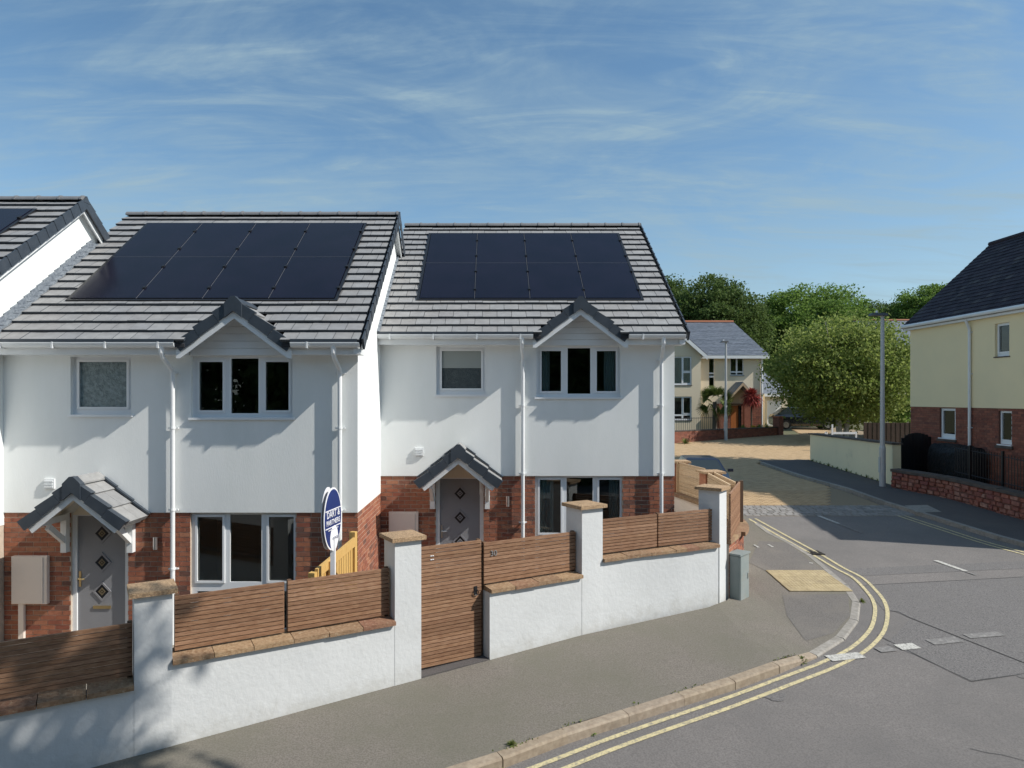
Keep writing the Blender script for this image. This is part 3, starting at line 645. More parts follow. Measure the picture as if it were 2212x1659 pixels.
# ------------------------------------------------------------------ ground sheets
def sheet(name, poly, off, m, kind='structure', step=1.0, parent=None, label=None, keep=True):
    bm = bmesh.new(); vs_ = [bm.verts.new((x, y, 0)) for x, y in poly]; bm.faces.new(vs_)
    xs = [p[0] for p in poly]; ys = [p[1] for p in poly]
    brk = [3, 22] if step is None else list(np.arange(math.ceil(min(ys)), max(ys), step)) + [22.0]
    for yb in brk:
        if min(ys) < yb < max(ys): bmesh.ops.bisect_plane(bm, geom=bm.verts[:] + bm.edges[:] + bm.faces[:], plane_co=(0, float(yb), 0), plane_no=(0, 1, 0))
    if callable(off):
        for xb in np.arange(math.ceil(min(xs)), max(xs), .5):
            bmesh.ops.bisect_plane(bm, geom=bm.verts[:] + bm.edges[:] + bm.faces[:], plane_co=(float(xb), 0, 0), plane_no=(1, 0, 0))
    bmesh.ops.triangulate(bm, faces=bm.faces[:])
    for v_ in bm.verts: v_.co.z = gz(v_.co.y) + (off(v_.co.x, v_.co.y) if callable(off) else off)
    for f_ in bm.faces:
        f_.normal_update()
        if f_.normal.z < 0: f_.normal_flip()
    me = bpy.data.meshes.new(name); bm.to_mesh(me); bm.free(); me.materials.append(M[m])
    return put(name, me, parent, kind=kind, label=label)
def spline(P, n=6):
    out = []; Q = [Vector((*p, 0)) for p in P]; Q = [Q[0] * 2 - Q[1]] + Q + [Q[-1] * 2 - Q[-2]]
    for i in range(1, len(Q) - 2):
        for k in range(n):
            t = k / n; a, b, c, d = Q[i-1:i+3]
            out.append(.5 * ((2 * b) + (c - a) * t + (2 * a - 5 * b + 4 * c - d) * t * t + (3 * b - a - 3 * c + d) * t ** 3))
    out.append(Q[-2]); return [(p.x, p.y) for p in out]
def offset(P, d):                             # to the right of travel for positive d
    o = []
    for i, p in enumerate(P):
        a, b = P[max(i-1, 0)], P[min(i+1, len(P)-1)]; t = Vector((b[0] - a[0], b[1] - a[1])).normalized()
        o.append((p[0] + t.y * d, p[1] - t.x * d))
    return o
def resample(P, st):
    out = [P[0]]; acc = 0
    for a, b in zip(P, P[1:]):
        l = math.hypot(b[0] - a[0], b[1] - a[1]); t = st - acc
        while t <= l: out.append((a[0] + (b[0] - a[0]) * t / l, a[1] + (b[1] - a[1]) * t / l)); t += st
        acc = (acc + l) % st
    return out
def hp(x, y):                                # pavement height above the carriageway
    t = min(1, max(0, (x - 4.1) / .9)); return .115 - .085 * t * t * (3 - 2 * t)
sheet('ground', [(-300, -120), (300, -120), (300, 600), (-300, 600)], -.03, 'earth', step=None)
sheet('road', [(-60, -14), (40, -14), (40, 18.78), (11.9, 18.78), (5.0, 18.78), (5.0, 13), (-60, 13)], 0.0, 'asphalt')
kin = [G(961, 1659, .115), G(1108, 1614, .115), G(1245, 1562, .115), G(1383, 1522, .115), G(1498, 1484.7, .115), G(1612, 1450.8, .115), G(1704, 1417, .10), G(1782, 1389, .06), G(1820.6, 1355.5, .04), G(1840, 1326, .03), G(1840, 1294, .03), G(1830, 1275, .03), G(1788, 1237.6, .03), G(1736.6, 1194, .03), G(1690, 1168, .03), G(1649.5, 1147, .03), (6.93, 18.74)]
d0 = Vector((kin[4][0] - kin[0][0], kin[4][1] - kin[0][1])).normalized()
kin = [(kin[0][0] - d0.x * k, kin[0][1] - d0.y * k) for k in (14, 9, 4)] + kin
kin = spline(kin, 6)
wall_line = [(-14.5, 10.02 - .585 * 14.5), (-8, 10.02 - .585 * 8), (1.4, 10.84), (2.6, 11.42), (3.8, 12.0), (4.25, 12.35), (4.6, 12.9), (5.25, 14.4), (5.65, 17), (5.5, 18.74)]
sheet('pavement', kin + wall_line[::-1], hp, 'pave')
kr = resample(kin, .915)
kroot = put('kerb', None, kind='structure')
for a, b in zip(kr, kr[1:]):
    oa, ob = offset([a, b], .135); ia, ib = a, b; g = .003; ux = Vector((b[0] - a[0], b[1] - a[1])).normalized() * g
    P = [(ia[0] + ux.x, ia[1] + ux.y), (oa[0] + ux.x, oa[1] + ux.y), (ob[0] - ux.x, ob[1] - ux.y), (ib[0] - ux.x, ib[1] - ux.y)]
    mx_, my_ = (a[0] + b[0]) / 2, (a[1] + b[1]) / 2
    top = [(x, y, gz(y) + hp(x, y) + .004) for x, y in P]; bot = [(x, y, gz(y) - .05) for x, y in P]
    c_ = .022; inn = Vector((ia[0] - oa[0], ia[1] - oa[1])).normalized() * c_
    mb = MB(); q = [Vector(t_) for t_ in top]; o1, o2 = q[1].copy(), q[2].copy()
    o1.z -= c_; o2.z -= c_; q[1] += Vector((inn.x, inn.y, 0)); q[2] += Vector((inn.x, inn.y, 0))
    n = 0; mb.v = [tuple(x) for x in (*bot, q[0], q[1], q[2], q[3], o1, o2)]; mb.f = [(4, 5, 6, 7), (8, 9, 6, 5), (1, 2, 9, 8), (0, 1, 8, 5, 4), (3, 7, 6, 9, 2), (0, 4, 7, 3)]; mb.m = [0] * 6
    mb.build('kerbstone', 'kerb' if mx_ < 4.6 else 'kerbg', kroot)
# double yellow lines
yi = [G(*p) for p in ((1153, 1659), (1333, 1590.6), (1555.5, 1514), (1691.5, 1463.7), (1778.6, 1430.4), (1840, 1399), (1878.7, 1362), (1890, 1326.4), (1886.8, 1300.6), (1872, 1278), (1843, 1249), (1804, 1228), (1756, 1199), (1704, 1170), (1666.5, 1149), (1617, 1121))]
d1 = Vector((yi[3][0] - yi[0][0], yi[3][1] - yi[0][1])).normalized(); d1 = Vector((yi[2][0] - yi[0][0], yi[2][1] - yi[0][1])).normalized(); yi = [(yi[0][0] - d1.x * k * 1.5, yi[0][1] - d1.y * k * 1.5) for k in (6, 5, 4, 3, 2, 1)] + yi
yi = spline(yi, 8)
def line(name, P, w, off, m, label=None, kind='structure'):
    l, r_ = offset(P, -w / 2), offset(P, w / 2); mb = MB()
    for i in range(len(P) - 1): mb.quad(*[(x, y, gz(y) + off) for x, y in (l[i], r_[i], r_[i+1], l[i+1])])
    return mb.build(name, m, kind=kind, label=label)
line('yellow_line', yi, .064, .009, 'yellowline'); line('yellow_line', offset(yi, .19), .064, .009, 'yellowline')
for a, b, w, m in (((1790, 1424), (1862, 1416), .19, 'whiteline'), ((1896, 1406), (1930, 1402), .16, 'faded'), ((1940, 1400), (1980, 1396), .19, 'whiteline'), ((2009, 1389), (2072, 1382), .19, 'faded'), ((2088, 1376), (2163, 1370), .16, 'faded'),
                   ((2020.7, 1211.7), (2087, 1235), .11, 'whiteline'), ((2087, 1236), (2108, 1243), .06, 'faded'), ((1768, 1115), (1812, 1132), .10, 'whiteline'), ((1812, 1132), (1862, 1152), .06, 'faded')):
    line('white_line', [G(*a), G(*b)], w, .013, m)
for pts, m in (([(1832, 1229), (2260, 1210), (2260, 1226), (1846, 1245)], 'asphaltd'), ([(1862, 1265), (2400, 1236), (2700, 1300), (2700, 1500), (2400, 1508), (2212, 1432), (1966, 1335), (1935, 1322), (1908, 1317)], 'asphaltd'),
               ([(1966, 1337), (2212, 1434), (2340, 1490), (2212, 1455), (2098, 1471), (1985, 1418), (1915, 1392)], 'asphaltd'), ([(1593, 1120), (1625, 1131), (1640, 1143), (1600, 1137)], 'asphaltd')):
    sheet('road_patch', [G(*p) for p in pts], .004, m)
for pts in (((1908, 1318), (1940, 1322), (1966, 1335), (2212, 1432), (2400, 1510)), ((1895, 1372), (1985, 1418), (2098, 1473), (2212, 1456)), ((1600, 1113.5), (1762, 1114.5), (1925, 1113)), ((1862, 1265), (2400, 1237))):
    line('road_joint', [G(*p) for p in pts], .018, .0075, 'crack')
for pts in ([(1640, 1168), (1700, 1172), (1790, 1242), (1652, 1232), (1618, 1215)], [(1862 - 30, 1283), (1836, 1330), (1800, 1368), (1740, 1384), (1700, 1330), (1690, 1285)]):
    P = [G(*p, .035) for p in pts]; sheet('pavement_patch', P, lambda x, y: hp(x, y) + .004, 'pavepatch')
for a, b in (((1629, 1178), (1639, 1184)), ((1659, 1177), (1670, 1183)), ((1748, 1217), (1756, 1218))):
    P = [G(*a, .03), G(*b, .03)]; line('paint_mark', P, .05, .045, 'whiteline')
rc = random.Random(8)
for (x0, y0, an_, n_) in ((3.2, 6.9, .2, 12), (5.6, 8.0, -.3, 9), ):
    P = [(x0, y0)]
    for k in range(n_):
        an_ += rc.uniform(-.35, .35); P.append((P[-1][0] + math.cos(an_) * .16, P[-1][1] + math.sin(an_) * .16))
    line('road_crack', P, .009, .006, 'crack')
for k in range(9):
    x0, y0, q = rc.uniform(3, 10), rc.uniform(7.5, 14), rc.uniform(.04, .16)
    if y0 < 7.2 + .5 * x0 - 2.4 + 3.4 or x0 > 6.5: sheet('oil_stain', [(x0 + q * (1 + .3 * math.sin(3 * t)) * math.cos(t), y0 + q * .8 * math.sin(t)) for t in [i * .524 for i in range(12)]], .0065, 'asphaltd')
# gully grate in the gutter, manhole patches
gx_, gy_ = G(1751, 1194)
gr_ = thing('drain_grate', (gx_, gy_, gz(gy_)), 'dark iron drain grate set in the road beside the yellow lines', 'drain')
MB().box(-.24, .24, -.20, -.17, .0, .016).box(-.24, .24, .17, .20, .0, .016).box(-.24, -.21, -.17, .17, .0, .016).box(.21, .24, -.17, .17, 0, .016).box(-.21, .21, -.17, .17, -.002, .006).build('grate_frame', 'grate', gr_)
for k in range(7): MB().box(-.19 + k * .06, -.165 + k * .06, -.168, .168, .0065, .0155).build('grate_bar', 'grate', gr_)
# tactile paving
tr_ = put('tactile_paving', None, kind='structure')
slab = MB().box(.002, .398, .002, .398, 0, .012)
for i in range(6):
    for j in range(6):
        x, y = .033 + i * .0668, .033 + j * .0668; n = len(slab.v)
        slab.v += [(x - .018, y - .018, .012), (x + .018, y - .018, .012), (x + .018, y + .018, .012), (x - .018, y + .018, .012), (x - .010, y - .010, .018), (x + .010, y - .010, .018), (x + .010, y + .010, .018), (x - .010, y + .010, .018)]
        slab.f += [(n+4, n+5, n+6, n+7), (n, n+1, n+5, n+4), (n+1, n+2, n+6, n+5), (n+2, n+3, n+7, n+6), (n+3, n, n+4, n+7)]; slab.m += [0] * 5
slm = slab.mesh('tactile_slab', 'tactile')
for i in range(3):
    for j in range(3):
        x, y = 5.66 + i * .4 + j * .01, 12.98 + j * .4; o = put('tactile_slab', slm, tr_, (x, y, gz(y) + .036)); o.rotation_euler = (math.atan(.08), 0, 0)
# sett ramp and block paving
rr = put('sett_ramp', None, kind='structure')
sheet('sett_bedding', [(5.45, 18.78), (11.95, 18.78), (11.75, 20.0), (5.4, 20.0)], .002, 'jointsand', kind=None, parent=rr)
it = []
for j in range(8):
    y = 18.80 + j * .15; x = 5.5 + (j % 2) * .1
    while x < 11.66:
        w = random.choice((.17, .2, .23)); 
        def mk(mb, w=w): mb.hexa([(0, 0, -.03), (w - .014, 0, -.03), (w - .014, .137, -.03), (0, .137, -.03), (.006, .006, .012), (w - .02, .006, .012), (w - .02, .131, .022), (.006, .131, .022)])
        it.append((w, mk, (x, y, gz(y) + random.uniform(0, .004)))); x += w
pieces(rr, 'sett', it, 'sett', rr, 300)
pr_ = put('block_paving', None, kind='structure')
pav = [(5.4, 20.0), (11.42, 20.0), (11.35, 21.6), (11.08, 24.8), (11.08, 28.6), (13.9, 29.2), (24, 34), (24, 47), (20.5, 47), (19.0, 42.0), (17.4, 41.5), (9.7, 36.8), (4, 34), (4, 22)]
sheet('paving_bed', pav, .002, 'jointsand', kind=None, parent=pr_)
def inside(x, y, P):
    c = False
    for (a, b), (d, e) in zip(P, P[1:] + P[:1]):
        if (b > y) != (e > y) and x < (d - a) * (y - b) / (e - b) + a: c = not c
    return c
it = []
def bmk(mb): mb.hexa([(-.097, -.047, -.02), (.097, -.047, -.02), (.097, .047, -.02), (-.097, .047, -.02), (-.093, -.043, .012), (.093, -.043, .012), (.093, .043, .0155), (-.093, .043, .0155)])
y = 20.08; j = 0
while y < 46:
    x = 4.0 + (j % 2) * .1; far = y > 31
    while x < 24:
        px = CX + F * x / y
        if inside(x, y, pav) and 1440 < px < 1790: it.append(('b', bmk, (x, y, gz(y) + random.uniform(0, .004))))
        x += .2
    y += .1; j += 1
pieces(pr_, 'paving_block', it, 'block', pr_, 300, lambda px, py, w: px > 1592 and py < 1100)
# right pavement and kerb
kr2 = [(20, 6.5), (16.2, 10.2), (13.6, 13.4), (12.38, 15.89), (11.98, 17.6), (11.74, 18.95), (11.5, 20.1), (11.4, 21.6), (11.1, 24.8), (11.1, 28.9)]
kr2s = spline(kr2, 6)
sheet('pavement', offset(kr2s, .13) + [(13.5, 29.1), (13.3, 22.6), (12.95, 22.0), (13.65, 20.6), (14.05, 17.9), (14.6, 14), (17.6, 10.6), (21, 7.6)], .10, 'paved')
kroot2 = put('kerb', None, kind='structure'); kk = resample(kr2s, .915)
for a, b in zip(kk, kk[1:]):
    oa, ob = offset([a, b], .135); g = Vector((b[0] - a[0], b[1] - a[1])).normalized() * .006
    P = [(a[0] + g.x, a[1] + g.y), (oa[0] + g.x, oa[1] + g.y), (ob[0] - g.x, ob[1] - g.y), (b[0] - g.x, b[1] - g.y)]
    MB().hexa([(x, y, gz(y) - .05) for x, y in P] + [(x, y, gz(y) + .108) for x, y in P]).build('kerbstone', 'kerbg', kroot2)
yr_ = offset(kr2s, -.40); line('yellow_line', [p for p in yr_ if p[1] < 19.0], .064, .009, 'yellowline'); line('yellow_line', [p for p in offset(kr2s, -.59) if p[1] < 19.0], .064, .009, 'yellowline')
sheet('pale_patch', [G(*p, .1) for p in ((1954, 1092), (2003, 1091), (2034, 1106), (1980, 1107))], .104, 'kerbg')  # paler grey quad laid on the right pavement
sheet('garden_ground', [(-14, 2.4), (-8, 5.9), (1.4, 11.2), (4.0, 12.7), (5.1, 14.6), (5.3, 19), (4, 24), (-2, 24), (-2, 12.65), (-7.5, 12), (-14, 9)], lambda x, y: .16, 'garden')

# ------------------------------------------------------------------ front boundary wall
bw_ = thing('boundary_wall', (0, 10.0, gz(10.0)), 'white rendered boundary wall with stepped brown copings curving along the pavement', 'wall')
def rel(p): return (p[0] - 0, p[1] - 10.0, p[2] - gz(10.0))
U = Vector((math.cos(math.atan(.585)), math.sin(math.atan(.585)), 0)); V = Vector((-U.y, U.x, 0))       # V points to the garden
def WL(x, d=0.0): return Vector((x, 10.02 + .585 * x, 0)) + V * d
def curve_seg(P, thick, z1, name, m, z0f=None, smooth=False):
    ins = offset(P, -thick); mb = MB()
    for i in range(len(P) - 1):
        a, b, c, d = P[i], P[i+1], ins[i+1], ins[i]; zb_ = [gz(q[1]) - .15 for q in (a, b, c, d)] if z0f is None else [z0f] * 4
        mb.hexa([rel((q[0], q[1], zb_[k])) for k, q in enumerate((a, b, c, d))] + [rel((q[0], q[1], z1)) for q in (a, b, c, d)])
    return mb.build(name, m, bw_, smooth=False)
def lin(xa, xb, n=1): return [tuple(WL(xa + (xb - xa) * k / n)[:2]) for k in range(n + 1)]
segs = {1: (lin(-14, -4.02, 3), -3.18), 2: (lin(-3.685, -1.318), -2.98), 3: (lin(-.035, 1.425), -2.77)}
s4 = spline([(1.79, 11.067), (2.6, 11.50), (3.3, 11.82), (4.03, 12.17)], 5); segs[4] = (s4, -2.57)
for k, (P, zt_) in segs.items():
    curve_seg(P, .25, zt_ - .085, 'wall_panel', 'wallrender')
    # coping stones
    Lg = .46 if k != 3 else .40; Q = resample(P + [P[-1]], .03) ; n = max(1, round(len(Q) * .03 / Lg)); per = len(Q) / n
    for q in range(n):
        i0, i1 = int(q * per), min(len(Q) - 1, int((q + 1) * per)); pts = [Q[i0], Q[(i0 + i1) // 2], Q[i1]]
        if q == n - 1: pts[-1] = P[-1]
        dj = random.uniform(-.006, .006); fo, bo = offset(pts, .055 + dj), offset(pts, -.30); mb = MB(); zj = random.uniform(-.004, .004)
        for a in range(2):
            e = [Vector((*fo[a], 0)), Vector((*fo[a+1], 0)), Vector((*bo[a+1], 0)), Vector((*bo[a], 0))]
            t = (e[1] - e[0]).normalized() * .004
            if a == 0: e[0] += t; e[3] += t
            if a == 1: e[1] -= t; e[2] -= t
            zz = [zt_ - .03 + zj, zt_ - .03 + zj, zt_ + zj, zt_ + zj]
            mb.hexa([rel((p.x, p.y, zt_ - .083)) for p in e] + [rel((p.x, p.y, zz[i])) for i, p in enumerate(e)])
        mb.build('coping_stone', 'coping', bw_)
def pillar(x, y, ang, ztop, w=.40, m='wallrender', par=bw_, rl=rel, capm='cap', nm='pillar', capw=.055):
    c, s = math.cos(ang), math.sin(ang)
    def loc(u_, v_, z): return rl((x + c * u_ - s * v_, y + s * u_ + c * v_, z))
    zb_ = gz(y) - .2
    o = MB().hexa([loc(*q, zb_) for q in ((0, 0), (w, 0), (w, w), (0, w))] + [loc(*q, ztop) for q in ((0, 0), (w, 0), (w, w), (0, w))]).build(nm, m, par)
    e = capw; mb = MB(); mb.hexa([loc(*q, ztop + .001) for q in ((-e, -e), (w + e, -e), (w + e, w + e), (-e, w + e))] + [loc(*q, ztop + .055) for q in ((-e, -e), (w + e, -e), (w + e, w + e), (-e, w + e))])
    h = .02; mb.hexa([loc(*q, ztop + .056) for q in ((-e + .01, -e + .01), (w + e - .01, -e + .01), (w + e - .01, w + e - .01), (-e + .01, w + e - .01))] + [loc(*q, ztop + .056 + h) for q in ((w * .35, w * .35), (w * .65, w * .35), (w * .65, w * .65), (w * .35, w * .65))])
    mb.build('pillar_cap', capm, par); return o
ang = math.atan(.585)
pillar(*WL(-4.02, -.004)[:2], ang, -2.24, .39); pillar(*WL(-1.318, -.004)[:2], ang, -1.95, .39); pillar(*WL(1.427, -.004)[:2], ang, -1.77, .42)
pillar(4.06, 12.19, R(53), -1.66, .38)
# threshold under the gate
P = [rel((*WL(-.985, 0)[:2], gz(9.5) + .05)), rel((*WL(-.03, 0)[:2], gz(9.9) + .05)), rel((*WL(-.03, .5)[:2], gz(9.9) + .05)), rel((*WL(-.985, .5)[:2], gz(9.5) + .05))]
MB().hexa(P + [(p[0], p[1], p[2] + .085) for p in P]).build('threshold', 'paved', bw_)

# ------------------------------------------------------------------ slatted fences
def fence(p0, p1, z0, z1, label, m='wood', post=(0, 1), pitch=.0535, group='slatted timber fence panels', name='slatted_fence', frame=True, flip=1, pm='wooddark'):
    a, b = Vector((*p0[:2], 0)), Vector((*p1[:2], 0)); d = b - a; Ln = d.length; an = math.atan2(d.y, d.x)
    r_ = thing(name, (a.x, a.y, z0), label, 'fence' if 'gate' not in name else 'gate', an, group)
    n = int(round((z1 - z0) / pitch)); pt = (z1 - z0) / n
    sm_ = MB().box(0, Ln, -.034, 0, 0, pt - .0105)
    me = sm_.mesh('slat', m)
    for k in range(n):
        o = put('slat', me, r_, (0, 0 + random.uniform(-.0015, .0015), k * pt + random.uniform(0, .001)))
        o.rotation_euler = (random.uniform(-.02, .02), random.uniform(-.0012, .0012) / Ln, 0)
    for q in post: MB().box(q * Ln - (0 if q == 0 else .05 if q == 1 else .025), q * Ln + (.05 if q == 0 else 0 if q == 1 else .025), .001 if flip > 0 else -.05, .05 if flip > 0 else -.02, -.04, z1 - z0 + .002).build('fence_post', pm, r_)
    return r_
sb = .17
fence(WL(-8.9, sb), WL(-4.03, sb), -3.16, -2.555, 'slatted brown fence at the left edge, half in tree shade, left of the first pillar', post=(0, .5, 1))
fence(WL(-3.65, sb), WL(-2.56, sb), -2.962, -2.318, 'slatted brown fence panel just right of the leftmost white pillar', post=(0,))
fence(WL(-2.52, sb), WL(-1.34, sb), -2.962, -2.318, 'slatted brown fence panel left of the garden gate pillar, below the yellow pine fence')
f3 = fence(WL(-.05, sb), WL(1.41, sb), -2.75, -2.135, 'slatted brown fence panel carrying the metal house number', post=(0, 1))
pz = [offset(s4, -.16)[i] for i in (0, 7, 15)]
fence(pz[0], pz[1], -2.552, -1.985, 'slatted brown fence panel on the curved wall, right of the third white pillar', post=(0,))
fence((pz[1][0] + .03, pz[1][1] + .015), (pz[2][0] + .0, pz[2][1] + .0), -2.552, -1.985, 'slatted brown fence panel against the last white pillar by the side road', post=(0, 1))
gt = fence(WL(-.965, .20), WL(-.075, .20), gz(9.6) + .17, -2.095, 'tall slatted brown garden gate between white pillar and low wall', name='garden_gate', group=None, post=(0, 1))
gl_ = .885 / math.cos(ang) * 1.0
Lg_ = (WL(-.075) - WL(-.965)).length
mbq = MB()
for k in range(12):
    a, b = 2 * math.pi * k / 12, 2 * math.pi * (k + 1) / 12; mbq.tube([(Lg_ - .10 + .04 * math.cos(a), -.055, .95 + .04 * math.sin(a)), (Lg_ - .10 + .04 * math.cos(b), -.055, .95 + .04 * math.sin(b))], .007, 5)
mbq.box(Lg_ - .125, Lg_ - .075, -.045, -.034, .92, 1.04).build('ring_latch', 'iron', gt)
for k in range(2):
    for j in range(2): MB().box(.20 + j * .03, .222 + j * .03, -.040, -.0345, 1.51 + k * .053, 1.523 + k * .053).build('light_fleck', 'signwhite', gt)  # white flecks stand in for light showing through the slat gaps
MB().box(Lg_ + .03, Lg_ + .075, .0, .05, -.1, 1.6).build('gate_post', 'wooddark', gt)
def text(body, size, m, parent, M4, name='lettering', ext=.002, sx=1.0):
    cu = bpy.data.curves.new(name, 'FONT'); cu.body = body; cu.size = size; cu.extrude = ext; cu.align_x = 'CENTER'; cu.align_y = 'CENTER'; cu.resolution_u = 3
    o = bpy.data.objects.new(name, cu); COL.objects.link(o); bpy.context.view_layer.update()
    me = bpy.data.meshes.new_from_object(o.evaluated_get(bpy.context.evaluated_depsgraph_get())); bpy.data.objects.remove(o)
    me.transform(M4 @ Matrix.Diagonal((sx, 1, 1, 1))); me.materials.clear(); me.materials.append(M[m])
    return put(name, me, parent)
text('30', .12, 'steel', f3, Matrix.Translation((.16, -.042, .435)) @ Matrix.Rotation(R(90), 4, 'X'), 'house_number', .006)

# ------------------------------------------------------------------ side wall beyond the last pillar
sw = thing('side_boundary_wall', (5.2, 15, gz(15)), 'brick side wall with orange copings and brick pillars running back along the side road', 'wall')
def rel2(p): return (p[0] - 5.2, p[1] - 15, p[2] - gz(15))
swp = [(4.32, 12.52), (4.62, 13.0), (4.95, 13.6), (5.13, 14.0), (5.24, 14.5), (5.38, 15.6), (5.45, 17.0), (5.32, 18.0), (5.15, 19.2)]
ins = offset(swp, -.22); mb = MB()
for i in range(len(swp) - 1):
    a, b, c, d = swp[i], swp[i+1], ins[i+1], ins[i]
    mb.hexa([rel2((q[0], q[1], gz(q[1]) - .1)) for q in (a, b, c, d)] + [rel2((q[0], q[1], -2.68)) for q in (a, b, c, d)])
swo = mb.build('wall_core', 'meter', sw)
# outer brick skin
for i in range(3):
    a, b = Vector((*swp[i], 0)), Vector((*swp[i+1], 0)); d = b - a; L_ = d.length; an_ = math.atan2(d.y, d.x)
    fr_ = put('brick_skin', MB().box(0, L_, -.02, -.004, -1.0, 0).mesh('brick_skin', 'mortar'), sw, rel2((a.x, a.y, -2.685)), an_)
    cache = {}
    for key, mk, lc in brick_items(0.01, L_ - .01, -.008, -.92, -.021, (), phase=.05 * i):
        if key not in cache: q = MB(); mk(q); cache[key] = q.mesh('brick', 'brick')
        put('brick', cache[key], fr_, lc)
cp = resample(swp, .03); n = 22; per = len(cp) / n
for q in range(n):
    i0, i1 = int(q * per), min(len(cp) - 1, int((q + 1) * per)); pts = [cp[i0], cp[i1]]
    ex = .14 if 13.2 < pts[0][1] < 14.6 else .06
    fo, bo = offset(pts, ex), offset(pts, -.27)
    MB().hexa([rel2((*p, -2.678)) for p in (fo[0], fo[1], bo[1], bo[0])] + [rel2((*p, -2.60)) for p in (fo[0], fo[1], bo[1], bo[0])]).build('coping_stone', 'coping', sw)
pillar(5.24, 16.75, R(4), -1.86, .42, 'brick', sw, rel2, 'cap', capw=.07); pillar(5.0, 18.9, R(-2), -1.80, .42, 'brick', sw, rel2, 'cap', capw=.07)
fence((4.34, 12.52), (5.16, 14.30), -2.59, -1.74, 'slatted orange-brown fence turning from the last white pillar towards the side road', m='wood', group='side fence panels', post=(1,))
fence((5.20, 14.36), (5.42, 16.72), -2.59, -1.80, 'narrow tan slatted fence between the dark corner post and the near brick pillar', m='woodtan', group='side fence panels', post=())
fence((5.03, 14.46), (5.27, 16.72), -2.59, -1.82, 'inner tan slatted fence run just behind the corner post', m='woodtan', group='side fence panels', post=(), flip=-1, pm='woodtan')
fence((5.34, 17.20), (5.14, 18.88), -2.59, -1.76, 'tan slatted fence between the two brick pillars, seen from inside the garden', m='woodtan', group='side fence panels', post=(1,), flip=1, pm='woodtan')
put_ = MB().box(-.03, .03, -.03, .03, 0, .87).build('corner_fence_post', 'wooddark', None, (5.23, 14.33, -2.60)); tag(put_, 'thin dark corner post where the side fence bends by the road', 'post')

# fresh pine fence beside the middle house
pf = thing('pine_fence', (-2.10, 10.42, -3.75), 'yellow new pine picket fence sloping down beside the brick gable', 'fence')
a, b = Vector((0, 0, 0)), Vector((-.27, -1.33, 0)); Ln = (b - a).length; d = (b - a) / Ln; nrm = Vector((d.y, -d.x, 0))
def PF(t, w, z): p = a + d * t + nrm * w; return (p.x, p.y, z)
def pslab(t0, t1, w0, w1, za0, za1, zb0, zb1, nm, m='woodyellow'):
    MB().hexa([PF(t0, w0, za0), PF(t1, w0, zb0), PF(t1, w1, zb0), PF(t0, w1, za0), PF(t0, w0, za1), PF(t1, w0, zb1), PF(t1, w1, zb1), PF(t0, w1, za1)]).build(nm, m, pf)
tz = lambda t: 1.655 - .13 * t
n = 15
for k in range(n):
    t0 = .10 + k * (Ln - .12) / n; t1 = t0 + .068; pslab(t0, t1, -.012, .012, 0, tz(t0) - .03, 0, tz(t1) - .03, 'picket')
pslab(.06, Ln, -.055, -.013, tz(.06) - .13, tz(.06), tz(Ln) - .13, tz(Ln), 'rail'); pslab(.06, Ln, -.055, -.013, .9, 1.0, .7, .8, 'rail')
pslab(0, .09, -.045, .045, -.1, 1.72, -.1, 1.72, 'post'); pslab(Ln - .02, Ln + .08, -.045, .045, -.1, 1.44, -.1, 1.44, 'post'); pslab(Ln - .42, Ln - .33, -.10, -.056, .0, 1.50, .0, 1.50, 'post')

# ------------------------------------------------------------------ agent board
ag = thing('agent_board', (-2.12, 9.1, -3.8), 'oval navy estate agent board on a white post in front of the brick wall', 'sign')
MB().box(-.03, .03, -.03, .03, 0, 1.95).build('post', 'signwhite', ag)
def board(rz, off, c, rx, rzz, m, nm, th=.008, rim=None):
    Mx = Matrix.Translation(Vector(off)) @ Matrix.Rotation(rz, 4, 'Z'); n = 40
    def ring(r1, r2, y): return [tuple(Mx @ Vector((c[0] + r1 * math.cos(2 * math.pi * k / n), y, c[1] + r2 * math.sin(2 * math.pi * k / n)))) for k in range(n)]
    P = ring(rx, rzz, -th); d_ = Mx.to_3x3() @ Vector((0, th, 0)); o = MB().prism(P, d_).build(nm, m, ag)
    return Mx
rzb = R(81); bz = (2.185, )
Mx = board(rzb, (-.0, -.035, 0), (0, 2.20), .30, .415, 'signwhite', 'oval_board')
board(rzb, (-.0, -.035, 0), (0, 2.20), .28, .392, 'navy', 'oval_face', .011)
for z_ in (2.20 + .125, 2.20 - .105): # white rules
    MB().hexa([tuple(Mx @ Vector(p)) for p in ((-.26, -.014, z_ - .006), (.26, -.014, z_ - .006), (.26, -.011, z_ - .006), (-.26, -.011, z_ - .006), (-.26, -.014, z_ + .006), (.26, -.014, z_ + .006), (.26, -.011, z_ + .006), (-.26, -.011, z_ + .006))]).build('white_rule', 'signwhite', ag)
RX = Matrix.Rotation(R(90), 4, 'X')
text('DART &', .125, 'signwhite', ag, Mx @ Matrix.Translation((0, -.014, 2.20 + .065)) @ RX)
text('PARTNERS', .098, 'signwhite', ag, Mx @ Matrix.Translation((0, -.014, 2.20 - .04)) @ RX)
text('www.dartandpartners.co.uk', .03, 'signwhite', ag, Mx @ Matrix.Translation((0, -.014, 2.20 - .135)) @ RX)
board(rzb, (-.0, -.055, 0), (.055, 1.935), .135, .17, 'signwhite', 'oval_label')
text('FOR SALE', .05, 'greyink', ag, Mx @ Matrix.Translation((.055, -.032, 1.95)) @ RX)
board(R(87), (-.075, .0, 0), (0, 2.20), .29, .415, 'signwhite', 'rear_board')

